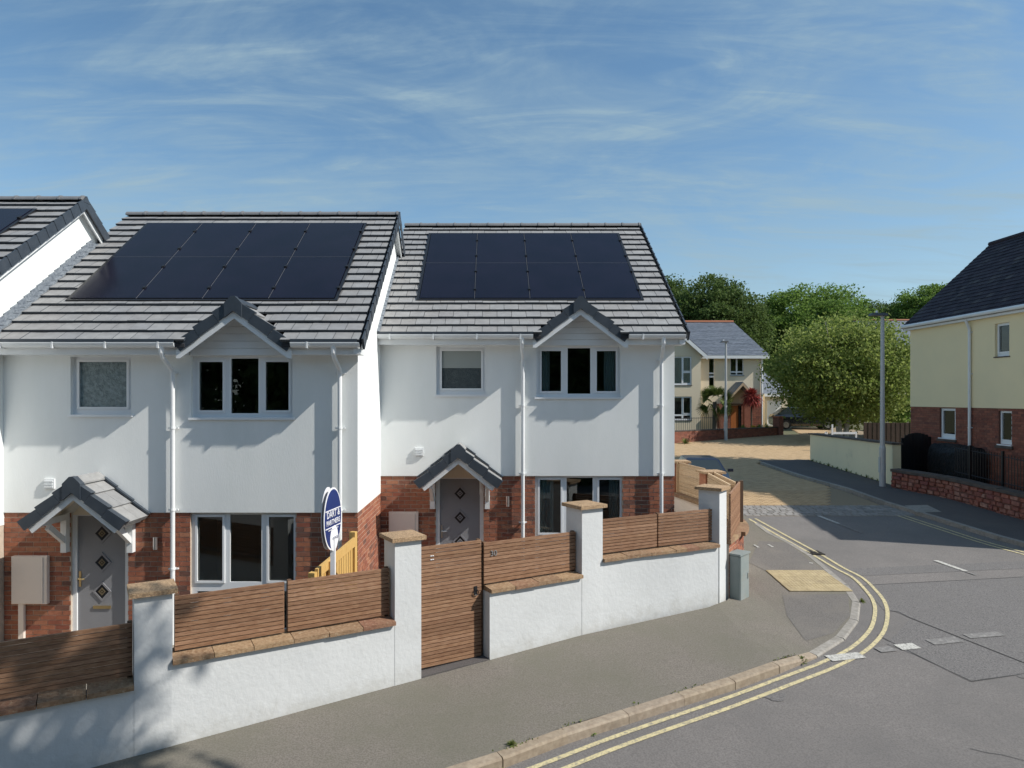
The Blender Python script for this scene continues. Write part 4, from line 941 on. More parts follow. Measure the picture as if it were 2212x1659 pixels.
# ------------------------------------------------------------------ street cabinet
cb = thing('street_cabinet', (4.50, 12.40, gz(12.6)), 'grey green metal utility cabinet against the end of the white wall', 'cabinet', R(-44))
MB().box(-.215, 0, 0, .385, 0, .865).build('cabinet_body', 'cabinet', cb); MB().box(-.235, .02, -.02, .405, .866, .90).build('cabinet_lid', 'cabinet', cb)
MB().box(.001, .010, .02, .365, .06, .85).build('cabinet_door', 'cabinet', cb); MB().box(-.20, -.015, -.010, -.001, .06, .85).build('cabinet_door', 'cabinet', cb)
MB().box(.011, .025, .30, .33, .42, .52).build('lock', 'steel', cb); MB().box(-.25, .035, -.035, .42, -.03, .015).build('plinth', 'kerbg', cb)

# ------------------------------------------------------------------ street lamps
def lamp(x, y, h, r0, r1, label, arm, name='street_lamp'):
    z = gz(y) + .1; t = thing(name, (x, y, z), label, 'lamp', group='street lamps')
    MB().tube([(0, 0, -.1), (0, 0, 1.25)], r0, 12).build('base_column', 'lamp', t, smooth=False)
    MB().tube([(0, 0, 1.251), (0, 0, 1.32), (0, 0, h)], [r0, r0 * .78, r1], 12).build('pole', 'lamp', t, smooth=False)
    MB().box(-.012 - r0, -r0 + .02, -.05, .05, .45, .95).build('access_door', 'lamp', t)
    mb = MB(); mb.hexa([(-arm, -.13, h - .02), (.12, -.13, h - .02), (.12, .13, h - .02), (-arm, .13, h - .02), (-arm + .05, -.10, h + .07), (.10, -.10, h + .07), (.10, .10, h + .07), (-arm + .05, .10, h + .07)]); mb.build('lamp_head', 'lamphead', t)
    MB().tube([(-arm * .45, 0, h + .07), (-arm * .45, 0, h + .15)], .035, 8).build('photocell', 'signwhite', t)
    return t
lamp(12.75, 22.3, ZA(681, 22.3) - gz(22.3) - .1, .095, .055, 'tall grey street lamp on the right pavement in front of the yellow garden wall', .42)
lamp(XA(1568, 38.2), 38.2, ZA(739, 38.2) - gz(38.2) - .1, .09, .055, 'slim grey street lamp in front of the cream house', .30)

# ------------------------------------------------------------------ yellow and brick house on the right
yh = thing('yellow_house', (15.2, 24.8, -2.85), 'large pale yellow house over a dark brick storey at the right edge', 'house', -math.pi / 2)
ZB, ZE, WY = -.305 + 2.85, 2.47 + 2.85, 9.9
wu = (24.8 - 20.63, 24.8 - 20.05, 1.24 + 2.85, 2.24 + 2.85); wl = (24.8 - 23.2, 24.8 - 22.4, -1.34 + 2.85, -.34 + 2.85); wr = (24.8 - 20.5, 24.8 - 19.98, -1.38 + 2.85, -.36 + 2.85)
YR = 3.0; r = MB().holes(0, WY, ZB, ZE + .05, -.012, .3, [wu])
r.prism([(0, .3, ZB), (0, 6, ZB), (0, 6, ZE), (0, YR, ZE + 3.05), (0, .3, ZE + .3)], (.25, 0, 0)); r.build('rendered_wall', 'ycream', yh)
yb = MB().holes(0.004, WY, -.6, ZB - .002, .009, .3, [wl, wr]); yb.box(.004, .25, .3, 6, -.6, ZB - .002); ybo = yb.build('brick_wall', 'stonejoint', yh)
pieces(ybo, 'brick', brick_items(0, 9, ZB - .01, .1, .009, [wl, wr]), 'brickfar', yh, 300, lambda px, py, w: py < 1010 and px < 2215)
for wq, sil in ((wu, 'darkstone'), (wl, 'upvc'), (wr, 'upvc')):
    o = window(yh, *wq, 0, [(.12, .88, .14, .93, 1)], sillmat=sil, blind=None)
MB().box(wr[0] + .08, wr[1] - .08, .12, .13, wr[2] + .5, wr[3] - .05).build('blind', 'blind', yh); MB().box(wl[0] - .08, wl[1] + .08, -.06, -.013, wl[2] - .11, wl[2] - .035).build('stone_sill', 'darkstone', yh)
MB().box(wr[0] - .08, wr[1] + .08, -.06, -.013, wr[2] - .11, wr[2] - .035).build('stone_sill', 'darkstone', yh)
pp = 24.8 - 21.64
yp = MB().tube([(pp, -.20, ZE + .02), (pp, -.10, ZE - .2), (pp, -.07, ZE - .3), (pp, -.07, .1)], .045, 10).build('downpipe', 'trim', yh)
for zc_ in (ZE - .4, 3.6, 1.9): MB().box(pp - .07, pp + .07, -.08, -.013, zc_, zc_ + .03).build('pipe_clip', 'trim', yp)
MB().box(-.1, WY, -.18, -.013, ZE - .02, ZE + .13).build('fascia', 'trim', yh); MB().tube([(-.12, -.23, ZE + .12), (WY, -.23, ZE + .12)], .065, 8).build('gutter', 'trim', yh)
ya = math.atan2(3.03, YR + .25); cy_, sy_ = math.cos(ya), math.sin(ya); LS = math.hypot(3.03, YR + .25)
def YP(x, s, n=0): return (x, -.25 + s * cy_ - n * sy_, ZE + .12 + s * sy_ + n * cy_)
e0, e1 = -.15, WY
dk = MB(); P = [YP(e0, 0, -.02), YP(e1, 0, -.02), YP(e1, LS, -.02), YP(e0, LS, -.02)]; dk.hexa([(p[0], p[1], p[2] - .06) for p in P] + P)
bk = lambda p: (p[0], 2 * YR - p[1], p[2]); P2 = [bk(P[3]), bk(P[2]), bk(P[1]), bk(P[0])]; dk.hexa([(p[0], p[1], p[2] - .06) for p in P2] + P2)
yroof = dk.build('roof', 'deck', yh)
items = []; gs = .21; k = 0
while k * gs < LS - .05:
    x = e0 - (k % 2) * .13
    while x < 9.5:
        a_, b_ = max(x, e0), x + .26; x += .26; w = round(b_ - a_, 3); Lq = min(gs + .05, LS - k * gs)
        def mk(mb, w=w, Lq=Lq):
            def P(x, s, n): return (x, s * cy_ - n * sy_, s * sy_ + n * cy_)
            mb.hexa([P(.002, 0, .004), P(w - .002, 0, .004), P(w - .002, Lq, -.02), P(.002, Lq, -.02), P(.002, 0, .016), P(w - .002, 0, .016), P(w - .002, Lq, -.004), P(.002, Lq, -.004)])
        items.append(((w, round(Lq, 3)), mk, YP(a_, k * gs + random.choice((0, .004, .008)), random.choice((0, .003)))))
    k += 1
pieces(yroof, 'slate', items, 'slate', yh, 300)
MB().tube([(e0, YR, ZE + .12 + LS * sy_ + .0), (WY, YR, ZE + .12 + LS * sy_)], .09, 8).build('ridge', 'slate', yroof)
bb = MB()
for P in ([YP(e0 - .0, .0, -.03), YP(e0, LS, -.03), YP(e0, LS, -.16), YP(e0, 0, -.16)],): bb.prism(P, (-.02, 0, 0))
bb.build('bargeboard', 'trim', yh)

# ------------------------------------------------------------------ red rubble wall, railing, gate, heap, garden wall
rw = thing('stone_wall', (13.6, 20.0, gz(20)), 'low red rubble stone wall with dark coping along the right pavement', 'wall')
rwp = [(12.95, 22.15), (13.25, 21.4), (13.6, 20.7), (13.82, 19.6), (14.0, 18.0), (14.2, 16.2), (14.6, 14.2)]
def rel3(p): return (p[0] - 13.6, p[1] - 20, p[2] - gz(20))
rp = resample(spline(rwp, 8), .02)
topz = lambda y: gz(y) + .74 + .02 * (20 - y)
core = MB(); sp = rp[::20]
for a, b in zip(sp, sp[1:]):
    o_ = offset([a, b], .02), offset([a, b], -.28); q = [o_[0][0], o_[0][1], o_[1][1], o_[1][0]]
    q = [offset([a, b], -.02)[0], offset([a, b], -.02)[1], offset([a, b], -.30)[1], offset([a, b], -.30)[0]]
    core.hexa([rel3((*p, gz(p[1]) - .1)) for p in q] + [rel3((*p, topz(p[1]) - .09)) for p in q])
core.build('wall_core', 'stonejoint', rw)
rnd = random.Random(3); rows = 5
for r_ in range(rows):
    i = int(rnd.uniform(-6, 0))
    while i < len(rp) - 4:
        ln_ = rnd.randint(7, 15); i0, i1 = max(0, i), min(len(rp) - 1, i + ln_); i += ln_
        if i1 - i0 < 3: continue
        a, b = rp[i0], rp[i1]; t = Vector((b[0] - a[0], b[1] - a[1], 0)).normalized(); nn = Vector((t.y, -t.x, 0))     # right of travel
        if nn.x > 0: nn = -nn
        hh = lambda y, f: gz(y) + .0 + (topz(y) - .09 - gz(y)) * f
        f0, f1 = r_ / rows + rnd.uniform(-.02, .02) + .01, (r_ + 1) / rows + rnd.uniform(-.03, .02) - .01
        A = Vector((*a, 0)) + t * .008; B = Vector((*b, 0)) - t * .008; pj = rnd.uniform(.012, .05)
        def J(): return rnd.uniform(.006, .03)
        z = [hh(a[1], f0), hh(b[1], f0 + rnd.uniform(-.02, .02)), hh(b[1], f1), hh(a[1], f1 + rnd.uniform(-.02, .02))]
        back = [Vector((p.x, p.y, zz)) for p, zz in ((A, z[0]), (B, z[1]), (B, z[2]), (A, z[3]))]; c = sum(back, Vector()) / 4
        front = [p + (c - p) * rnd.uniform(.12, .3) + nn * (pj * rnd.uniform(.7, 1.2)) for p in back]
        back = [p - nn * .03 for p in back]
        mb = MB(); mb.v = [rel3(p) for p in back + front]; mb.f = [(4, 5, 6, 7), (0, 1, 5, 4), (1, 2, 6, 5), (2, 3, 7, 6), (3, 0, 4, 7)]; mb.m = [0] * 5
        mb.build('stone', 'stone', rw)
i = 0
while i < len(rp) - 2:
    i1 = min(len(rp) - 1, i + rnd.randint(20, 30)); a, b = rp[i], rp[i1]; i = i1
    q = [offset([a, b], d_)[k_] for d_, k_ in ((-.34, 0), (-.34, 1), (.05, 1), (.05, 0))]
    MB().hexa([rel3((*p, topz(p[1]) - .088)) for p in q] + [rel3((*p, topz(p[1]) + rnd.uniform(-.01, .01))) for p in q]).build('coping_stone', 'darkstone', rw)
rl = thing('iron_railing', (14.4, 20.0, -2.5), 'black iron railing with thin bars in front of the yellow house', 'railing')
y = 21.3; k = 0; cache = {}
bar = MB().tube([(0, 0, 0), (0, 0, .92)], .011, 6).mesh('bar', 'iron'); pst = MB().box(-.03, .03, -.03, .03, -.3, 1.0).mesh('railing_post', 'iron')
while y > 14.5:
    x = 14.45 + (21.3 - y) * .035
    put('railing_post' if k % 12 == 6 else 'bar', pst if k % 12 == 6 else bar, rl, (x - 14.4, y - 20, topz(y) - .06 + 2.5)); y -= .105; k += 1
for h_ in (.10, .84):
    MB().tube([(14.45 - 14.4, 1.3, topz(21.3) - .06 + 2.5 + h_), (14.45 + 6.8 * .035 - 14.4, -5.5, topz(14.5) - .06 + 2.5 + h_)], .014, 6).build('rail', 'iron', rl)
ga = thing('arched_gate', (14.15, 23.6, gz(23.6)), 'black arched boarded side gate between garden wall and yellow house', 'gate')
for k in range(9):
    x = k * .115; t = (x - .48) / .52; h_ = 1.45 + .28 * math.sqrt(max(0, 1 - t * t)); MB().box(x, x + .108, 0, .03, 0, h_).build('board', 'iron', ga)
MB().box(0, 1.03, .031, .06, .3, .4).build('rail', 'iron', ga); MB().box(0, 1.03, .031, .06, 1.15, 1.25).build('rail', 'iron', ga)
bm = bmesh.new(); bmesh.ops.create_icosphere(bm, subdivisions=4, radius=1)
for v_ in bm.verts:
    p = v_.co; f_ = lambda q: (abs(q) ** .38) * (1 if q > 0 else -1)
    v_.co = Vector((f_(p.x) * .27, f_(p.y) * 1.15, max(-.02, f_(p.z) * .62 + .58) + .06 * math.sin(p.y * 7 + p.x * 3) * (p.z > 0) + .05 * math.sin(p.y * 17 + p.x * 9)))
me = bpy.data.meshes.new('covered_heap'); bm.to_mesh(me); bm.free(); me.materials.append(M['black']); me.polygons.foreach_set('use_smooth', [True] * len(me.polygons))
tag(put('covered_heap', me, None, (14.86, 21.9, gz(21.9) + .25)), 'bulky heap under a black sheet behind the red stone wall', 'covered heap')
gw = thing('garden_wall', (13.35, 25.7, gz(25.7)), 'pale yellow rendered garden wall with dark coping beside the far lamp post', 'wall')
a, b = (13.22, 22.55), (13.46, 28.9)
P = [(a[0], a[1]), (a[0] + .28, a[1]), (b[0] + .28, b[1]), (b[0], b[1])]; r4 = lambda p: (p[0] - 13.35, p[1] - 25.7, p[2] - gz(25.7))
MB().hexa([r4((*p, gz(p[1]) - .1)) for p in P] + [r4((*p, -1.535)) for p in P]).build('wall_panel', 'ywall', gw)
P = [(a[0] - .05, a[1] - .05), (a[0] + .33, a[1] - .05), (b[0] + .33, b[1] + .05), (b[0] - .05, b[1] + .05)]
n = 12
for k in range(n):
    t0, t1 = k / n, (k + 1) / n; y0_, y1_ = P[0][1] + (P[3][1] - P[0][1]) * t0 + .004, P[0][1] + (P[3][1] - P[0][1]) * t1 - .004; xo = .24 * t0
    MB().box(a[0] - .05 + xo - 13.35, a[0] + .33 + xo - 13.35, y0_ - 25.7, y1_ - 25.7, -1.533 - gz(25.7), -1.48 - gz(25.7)).build('coping_stone', 'darkstone', gw)
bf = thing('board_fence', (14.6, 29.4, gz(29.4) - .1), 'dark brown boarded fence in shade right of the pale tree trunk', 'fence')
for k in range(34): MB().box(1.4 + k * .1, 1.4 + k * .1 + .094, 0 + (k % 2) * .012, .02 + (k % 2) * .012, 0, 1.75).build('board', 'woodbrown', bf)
wb = thing('garden_bench', (XA(1795, 33), 33, gz(33) + .35), 'white timber bench frame under the birch behind the yellow garden wall', 'bench')
MB().box(.05, .11, 0, .06, 0, .95).build('leg', 'signwhite', wb); MB().box(1.2, 1.26, 0, .06, 0, .6).build('leg', 'signwhite', wb); MB().box(.115, 1.195, 0, .06, .48, .58).build('rail', 'signwhite', wb)
MB().hexa([(-.5, 0, 0), (-.44, 0, 0), (-.44, .05, 0), (-.5, .05, 0), (-.25, 0, .6), (-.19, 0, .6), (-.19, .05, .6), (-.25, .05, .6)]).hexa([(-.06, 0, 0), (0, 0, 0), (0, .05, 0), (-.06, .05, 0), (-.24, 0, .6), (-.18, 0, .6), (-.18, .05, .6), (-.24, .05, .6)]).box(-.45, -.05, .0, .05, .1, .16).build('side_frame', 'signwhite', wb)

# ------------------------------------------------------------------ cream house, its wall, garage and far houses
HY = 46.0; ch = thing('cream_house', (XA(1514, HY), HY, gz(HY)), 'cream rendered house with grey slate roof and oak door behind palm and red plant', 'house')
zg = gz(HY); ZL = lambda py, Y=HY: ZA(py, Y) - zg; XL = lambda px, Y=HY: XA(px, Y) - XA(1514, HY)
ez = ZL(768); xr = XL(1646)
n1 = (XL(1531.8), XL(1543.2), ZL(840), ZL(771.8)); n2 = (XL(1577.6), XL(1606.8), ZL(811.4), ZL(771.8))
m_ = MB().holes(-1, xr, -.3, ez, 0, .3, [n1, n2]); m_.box(xr - .3, xr, .3, 9, -.3, ez); m_.prism([(xr - .3, .3, ez), (xr - .3, 9, ez), (xr - .3, 5.2, ez + 2.6)][::-1], (.3, 0, 0)); m_.build('main_wall', 'cream', ch)
window(ch, *n1, 0, [(.06, .94, .52, .97, 0), (.06, .94, .42, .47, 0), (.06, .94, .03, .36, 0)], rd=1.5, sillmat='upvc')
window(ch, *n2, 0, [(.06, .44, .24, .95, 0), (.54, .94, .24, .95, 1), (.06, .44, .06, .16, 0), (.54, .94, .06, .16, 0)], rd=1.5, sillmat='darkstone')
WY0 = -.9; wx0, wx1 = XL(1395, 45.1), XL(1514, 45.1)
u1 = (XL(1447, 45.1), XL(1494.3, 45.1), ZL(832, 45.1), ZL(769.7, 45.1)); l1 = (XL(1447, 45.1), XL(1494.3, 45.1), ZL(908, 45.1), ZL(856.5, 45.1))
apx = (wx0 + wx1) / 2; wz = ZL(764, 45.1)
m_ = MB().holes(wx0, wx1, -.3, wz, WY0, WY0 + .3, [u1, l1]); m_.box(wx1 - .3, wx1, WY0 + .3, 0, -.3, wz); m_.prism([(wx0, WY0, wz), (wx1, WY0, wz), (apx, WY0, wz + (wx1 - apx) * .9)], (0, .3, 0)); m_.build('wing_wall', 'cream', ch)
window(ch, *u1, WY0, [(.05, .55, .06, .95, 0), (.63, .94, .5, .95, 1), (.63, .94, .08, .42, 0)], rd=.8, curtains=((.05, .98),), sillmat='darkstone')
window(ch, *l1, WY0, [(.05, .55, .25, .95, 0), (.63, .94, .3, .95, 1), (.05, .55, .06, .18, 0), (.63, .94, .06, .2, 0)], rd=.8, sillmat='darkstone')
a_ = (apx, WY0 - .3, wz + (wx1 - apx) * .9 + .12); b_ = (wx1 + .35, WY0 - .3, wz - .25 + .0)
MB().prism([a_, (a_[0], a_[1], a_[2] - .28), (b_[0], b_[1], b_[2] - .18), (b_[0], b_[1], b_[2] + .1)], (0, .05, 0)).build('bargeboard', 'trim', ch)
rf = MB(); rf.hexa([(apx, WY0 - .3, a_[2]), (b_[0], WY0 - .3, b_[2] + .1), (b_[0], .5, b_[2] + .1), (apx, 3.2, a_[2]), (apx, WY0 - .3, a_[2] + .07), (b_[0], WY0 - .3, b_[2] + .17), (b_[0], .5, b_[2] + .17), (apx, 3.2, a_[2] + .07)]).build('wing_roof', 'slateg', ch)
# main roof with slates
ry = 5.4; rzt = ZA(696.5, HY + ry) - zg; xe = xr + .35; run = ry + .35; ca_ = math.atan2(rzt - ez, run); cc, cs = math.cos(ca_), math.sin(ca_); CL = math.hypot(run, rzt - ez)
def CP(x, s, n=0): return (x, -.35 + s * cc - n * cs, ez + s * cs + n * cc)
xt = XA(1584, HY + ry) - XA(1514, HY)
dk = MB(); P = [CP(-4, 0), CP(xe, 0), CP(xt, CL), CP(-4, CL)]; dk.hexa([(p[0], p[1], p[2] - .08) for p in P] + P); bk = lambda p: (p[0], 2 * ry - p[1], p[2])
P2 = [bk(P[3]), bk(P[2]), bk(P[1]), bk(P[0])]; dk.hexa([(p[0], p[1], p[2] - .08) for p in P2] + P2); cro = dk.build('roof', 'slateg', ch)
items = []; k = 0; gs = .26
while k * gs < CL - .1:
    s0 = k * gs; x = -3.9 - (k % 2) * .15; xm = xe + (xt - xe) * (s0 / CL)
    while x < xm:
        a2, b2 = x, min(x + .30, xm); x += .30; w = round(b2 - a2, 2)
        if w < .05: continue
        def mk(mb, w=w):
            def P(x, s, n): return (x, s * cc - n * cs, s * cs + n * cc)
            mb.hexa([P(.004, 0, .01), P(w - .004, 0, .01), P(w - .004, gs, .0), P(.004, gs, .0), P(.004, 0, .035), P(w - .004, 0, .035), P(w - .004, gs, .012), P(.004, gs, .012)])
        items.append((w, mk, CP(a2, s0, random.choice((.0, .006)))))
    k += 1
pieces(cro, 'slate', items, 'slateg', ch, 300, lambda px, py, w: px > 1470)
MB().tube([(-4, ry, rzt + .03), (xt, ry, rzt + .03)], .12, 8).build('ridge', 'terracotta', cro)
MB().box(wx1 + .1, xe, -.40, -.05, ez - .22, ez - .02).build('fascia', 'trim', ch)
MB().tube([(XL(1645), -.08, ez - .2), (XL(1645), -.08, 0)], .06, 8).build('downpipe', 'trim', ch)
# brick porch
pb = MB().holes(XL(1540), xr - .1, -.3, ZL(872), -.12, -.001, [(XL(1576), XL(1600), -.3, ZL(874.0) )]).build('brick_panel', 'stonejoint', ch)
pieces(pb, 'brick', brick_items(XL(1540), xr - .1, ZL(872) - .01, 0, -.121, [(XL(1576), XL(1600), -.4, 9)], L=.3, H=.12, J=.02), 'brickfar', ch, 120)
MB().box(XL(1578), XL(1594), -.06, -.01, .05, ZL(876)).build('door', 'orange', ch); MB().box(XL(1594.5), XL(1600), -.10, -.01, .0, ZL(876)).build('door_side_panel', 'doorglass', ch)
py_ = -1.3; ax, az_ = XL(1604.7, HY + py_), ZL(827, HY + py_); lx, lz = XL(1574, HY + py_), ZL(861, HY + py_); rx_ = 2 * ax - lx
for sg, ex in ((1, lx), (-1, rx_)):
    P = [(ax, py_, az_), (ex, py_, lz), (ex, -.0, lz), (ax, -.0, az_)]; MB().prism(P if sg < 0 else P[::-1], (0, 0, .08)).build('porch_roof', 'slateg', ch)
    P = [(ax, py_ - .03, az_ + .02), (ex, py_ - .03, lz + .02), (ex, py_ - .03, lz - .16), (ax, py_ - .03, az_ - .18)]; MB().prism(P, (0, .05, 0)).build('porch_beam', 'woodtan', ch)
for px in (1560, 1612): MB().box(XL(px, HY + py_) - .1, XL(px, HY + py_) + .25, py_ + .03, py_ + .35, 0, ZL(872, HY + py_)).build('porch_pier', 'brickfar', ch)
# garage beside it
gr = thing('garage', (XA(1652, 49), 49, gz(49)), 'cream garage with white door and slate roof right of the cream house', 'garage')
gw_ = XA(1702, 49) - XA(1652, 49); gh = ZA(852, 49) - gz(49)
MB().box(0, gw_, 0, 5, -.2, gh).build('wall', 'cream', gr); MB().box(.15, gw_ - .5, -.05, -.002, 0, gh - .45).build('garage_door', 'garage', gr)
P = [(-.2, -.4, gh), (gw_ + .3, -.4, gh), (gw_ - .9, 2.6, gh + 1.9), (-.2, 2.6, gh + 1.9)]; MB().hexa([(p[0], p[1], p[2] - .1) for p in P] + P).build('roof', 'slateg', gr); MB().box(-.2, gw_ + .3, -.5, -.41, gh - .15, gh + .05).build('fascia', 'trim', gr)
# low brick wall in front
a, b = Vector((XA(1440, 36.3), 36.3, 0)), Vector((17.3, 41.4, 0)); d = b - a
lw = thing('low_brick_wall', (a.x, a.y, gz(a.y)), 'low dark brick wall edging the cream house garden', 'wall', math.atan2(d.y, d.x))
Lw = d.length; zt0 = -1.80 - gz(a.y)
lwc = MB().box(0, Lw, 0, .22, -.2, zt0).build('wall_core', 'stonejoint', lw); pieces(lwc, 'brick', brick_items(0, Lw, zt0 - .01, -.1, -.001, ()), 'brickfar', lw, 300, lambda px, py, w: px > 1455)
MB().box(0, Lw, -.03, .25, zt0 + .001, zt0 + .06).build('coping', 'darkstone', lw)
MB().box(Lw + .02, Lw + .45, -.1, .33, -.2, zt0 + .62).build('end_pillar', 'brickfar', lw); MB().box(Lw - .02, Lw + .49, -.14, .37, zt0 + .621, zt0 + .70).build('pillar_cap', 'terracotta', lw)
for k in range(22): MB().tube([(.2 + k * .17, .1, zt0 + .06), (.2 + k * .17, .1, zt0 + .75)], .012, 4).build('railing_bar', 'iron', lw)
MB().tube([(.2, .1, zt0 + .7), (3.8, .1, zt0 + .7)], .015, 4).build('railing_rail', 'iron', lw)
def far_house(x0, x1, y, ztop, zeave, label, wall='cream'):
    t = thing('far_house', (x0, y, gz(y)), label, 'house'); g0 = gz(y); w = x1 - x0; e = zeave - g0; r_ = ztop - g0
    wn = [(w * f, w * f + 1.0, e - 1.6, e - .5) for f in (.15, .45, .75)]
    MB().holes(0, w, 0, e, 0, .3, wn).build('wall', wall, t)
    for q in wn: window(t, *q, 0, [(.06, .46, .08, .94, 0), (.54, .94, .08, .94, 0)], rd=1)
    P = [(-.3, -.4, e), (w + .3, -.4, e), (w + .3, 4.5, r_), (-.3, 4.5, r_)]; ro = MB().hexa([(p[0], p[1], p[2] - .1) for p in P] + P).build('roof', 'slateg', t)
    MB().tube([(-.3, 4.5, r_), (w + .3, 4.5, r_)], .12, 6).build('ridge', 'terracotta', ro); MB().box(-.3, w + .3, -.45, -.41, e - .2, e).build('fascia', 'trim', t)
far_house(XA(1785, 62), XA(2010, 62), 58, ZA(692, 62.5), ZA(748, 58), 'far house with pale slate roof and red ridge between the trees and yellow house')

# ------------------------------------------------------------------ cars
def car(x, y, rz, paint, label, group='parked cars'):
    t = thing('parked_car', (x, y, gz(y)), label, 'car', rz, group)      # local: front towards -y
    S = [(-2.05, .32, .60, .62), (-2.0, .25, .74, .78), (-1.2, .22, .92, .86), (-.75, .22, .98, .87), (1.3, .22, 1.0, .87), (1.95, .25, .98, .82), (2.08, .35, .80, .70)]
    mb = MB(); rings = []
    for y_, z0, z1, w in S:
        pts = [(-w * .9, z0), (w * .9, z0), (w, z0 + .15), (w * .98, z1 - .18), (w * .86, z1), (-w * .86, z1), (-w * .98, z1 - .18), (-w, z0 + .15)]; rings.append(len(mb.v)); mb.v += [(p[0], y_, p[1]) for p in pts]
    for a, b in zip(rings, rings[1:]):
        for k in range(8): j = (k + 1) % 8; mb.f.append((a + k, a + j, b + j, b + k)); mb.m.append(0)
    mb.f += [tuple(rings[0] + k for k in range(7, -1, -1)), tuple(rings[-1] + k for k in range(8))]; mb.m += [0, 0]
    mb.build('body', paint, t, smooth=False)
    lo = [(-.74, -.95, .96), (.74, -.95, .96), (.74, 1.85, .98), (-.74, 1.85, .98)]; hi = [(-.60, -.15, 1.42), (.60, -.15, 1.42), (.58, 1.25, 1.44), (-.58, 1.25, 1.44)]
    cb_ = MB().hexa(lo + hi); cb_.hexa(hi + [(-.50, -.02, 1.47), (.50, -.02, 1.47), (.48, 1.1, 1.48), (-.48, 1.1, 1.48)]); cb_.build('cabin', paint, t)
    def pane(A, B, C, D, nm):
        c = (Vector(A) + Vector(B) + Vector(C) + Vector(D)) / 4; n_ = (Vector(B) - Vector(A)).cross(Vector(D) - Vector(A)).normalized(); P = [Vector(p) + (c - Vector(p)) * .12 + n_ * .006 for p in (A, B, C, D)]
        MB().prism(P, -n_ * .004).build(nm, 'carglass', t)
    pane(lo[0], lo[1], hi[1], hi[0], 'windscreen'); pane(lo[2], lo[3], hi[3], hi[2], 'rear_window'); pane(lo[1], lo[2], hi[2], hi[1], 'side_window'); pane(lo[3], lo[0], hi[0], hi[3], 'side_window')
    for sx in (-1, 1):
        for y_ in (-1.3, 1.3):
            w_ = MB().tube([(sx * .70, y_, .31), (sx * .875, y_, .31)], .31, 18).build('wheel', 'tyre', t); MB().tube([(sx * .876, y_, .31), (sx * .885, y_, .31)], .2, 12).build('rim', 'chrome', w_)
        MB().hexa([(sx * .45, -2.07, .62), (sx * .68, -2.03, .62), (sx * .68, -1.9, .62), (sx * .45, -1.95, .62), (sx * .45, -2.0, .74), (sx * .70, -1.9, .76), (sx * .70, -1.8, .76), (sx * .45, -1.9, .74)]).build('headlight', 'chrome', t)
        MB().box(sx * .86 - .06, sx * .86 + .06 + sx * .06, -.85, -.72, .98, 1.10).build('mirror', paint, t)
    MB().box(-.26, .26, -2.10, -2.055, .40, .51).build('number_plate', 'signwhite', t); MB().box(-.4, .4, -2.07, -2.04, .52, .60).build('grille', 'iron', t)
    return t
CAR = car(6.72, 21.9, R(-8), 'carbody', 'dark blue car parked behind the corner brick pillars, windscreen towards the viewer')
CAR.scale = (.85, .85, .74)
car(XA(1735, 46), 46, R(80), 'cardark', 'black car parked in tree shade beyond the low brick wall')

# ------------------------------------------------------------------ vegetation
def leaf_mesh(name, C, size, m, aspect=.6, up=.0):
    n = len(C); r_ = rng.normal(size=(n, 3)); r_[:, 2] += up; r_ /= np.linalg.norm(r_, axis=1)[:, None]
    t = rng.normal(size=(n, 3)); t -= (t * r_).sum(1)[:, None] * r_; t /= np.linalg.norm(t, axis=1)[:, None]; b = np.cross(r_, t)
    s = size * rng.uniform(.6, 1.3, n)[:, None]; V_ = np.empty((n, 4, 3)); V_[:, 0] = C - t * s; V_[:, 1] = C - b * s * aspect; V_[:, 2] = C + t * s; V_[:, 3] = C + b * s * aspect
    me = bpy.data.meshes.new(name); me.vertices.add(n * 4); me.vertices.foreach_set('co', V_.reshape(-1)); me.loops.add(n * 4); me.loops.foreach_set('vertex_index', np.arange(n * 4, dtype=np.int32))
    me.polygons.add(n); me.polygons.foreach_set('loop_start', np.arange(0, n * 4, 4, dtype=np.int32)); me.polygons.foreach_set('loop_total', np.full(n, 4, dtype=np.int32)); me.materials.append(M[m]); me.update(calc_edges=True); return me
def crown_pts(rx, ry, rz, ncl, per, spread, hollow=.55, seed=0):
    g = np.random.default_rng(seed); d = g.normal(size=(ncl, 3)); d /= np.linalg.norm(d, axis=1)[:, None]; rad = g.uniform(hollow ** 3, 1, ncl) ** (1 / 3)
    q = g.normal(size=(22, 3)); q /= np.linalg.norm(q, axis=1)[:, None]; dots = d @ q.T                 # boughs: rounded bulges with creases between
    lump = .76 + .24 * np.clip((np.max(dots, axis=1) - .72) / .28, 0, 1) ** .6 + g.normal(size=ncl) * .012
    c = d * (rad * lump)[:, None] * np.array([rx, ry, rz])
    cs_ = spread * g.uniform(.5, 1.4, ncl); P = c[:, None, :] + np.clip(g.normal(size=(ncl, per, 3)), -1.5, 1.5) * cs_[:, None, None] * np.array([1, 1, .6]); P = P.reshape(-1, 3)
    for a_, e_ in enumerate((rx, ry, rz)): P[:, a_] *= e_ / np.percentile(np.abs(P[:, a_]), 99.6)
    return P
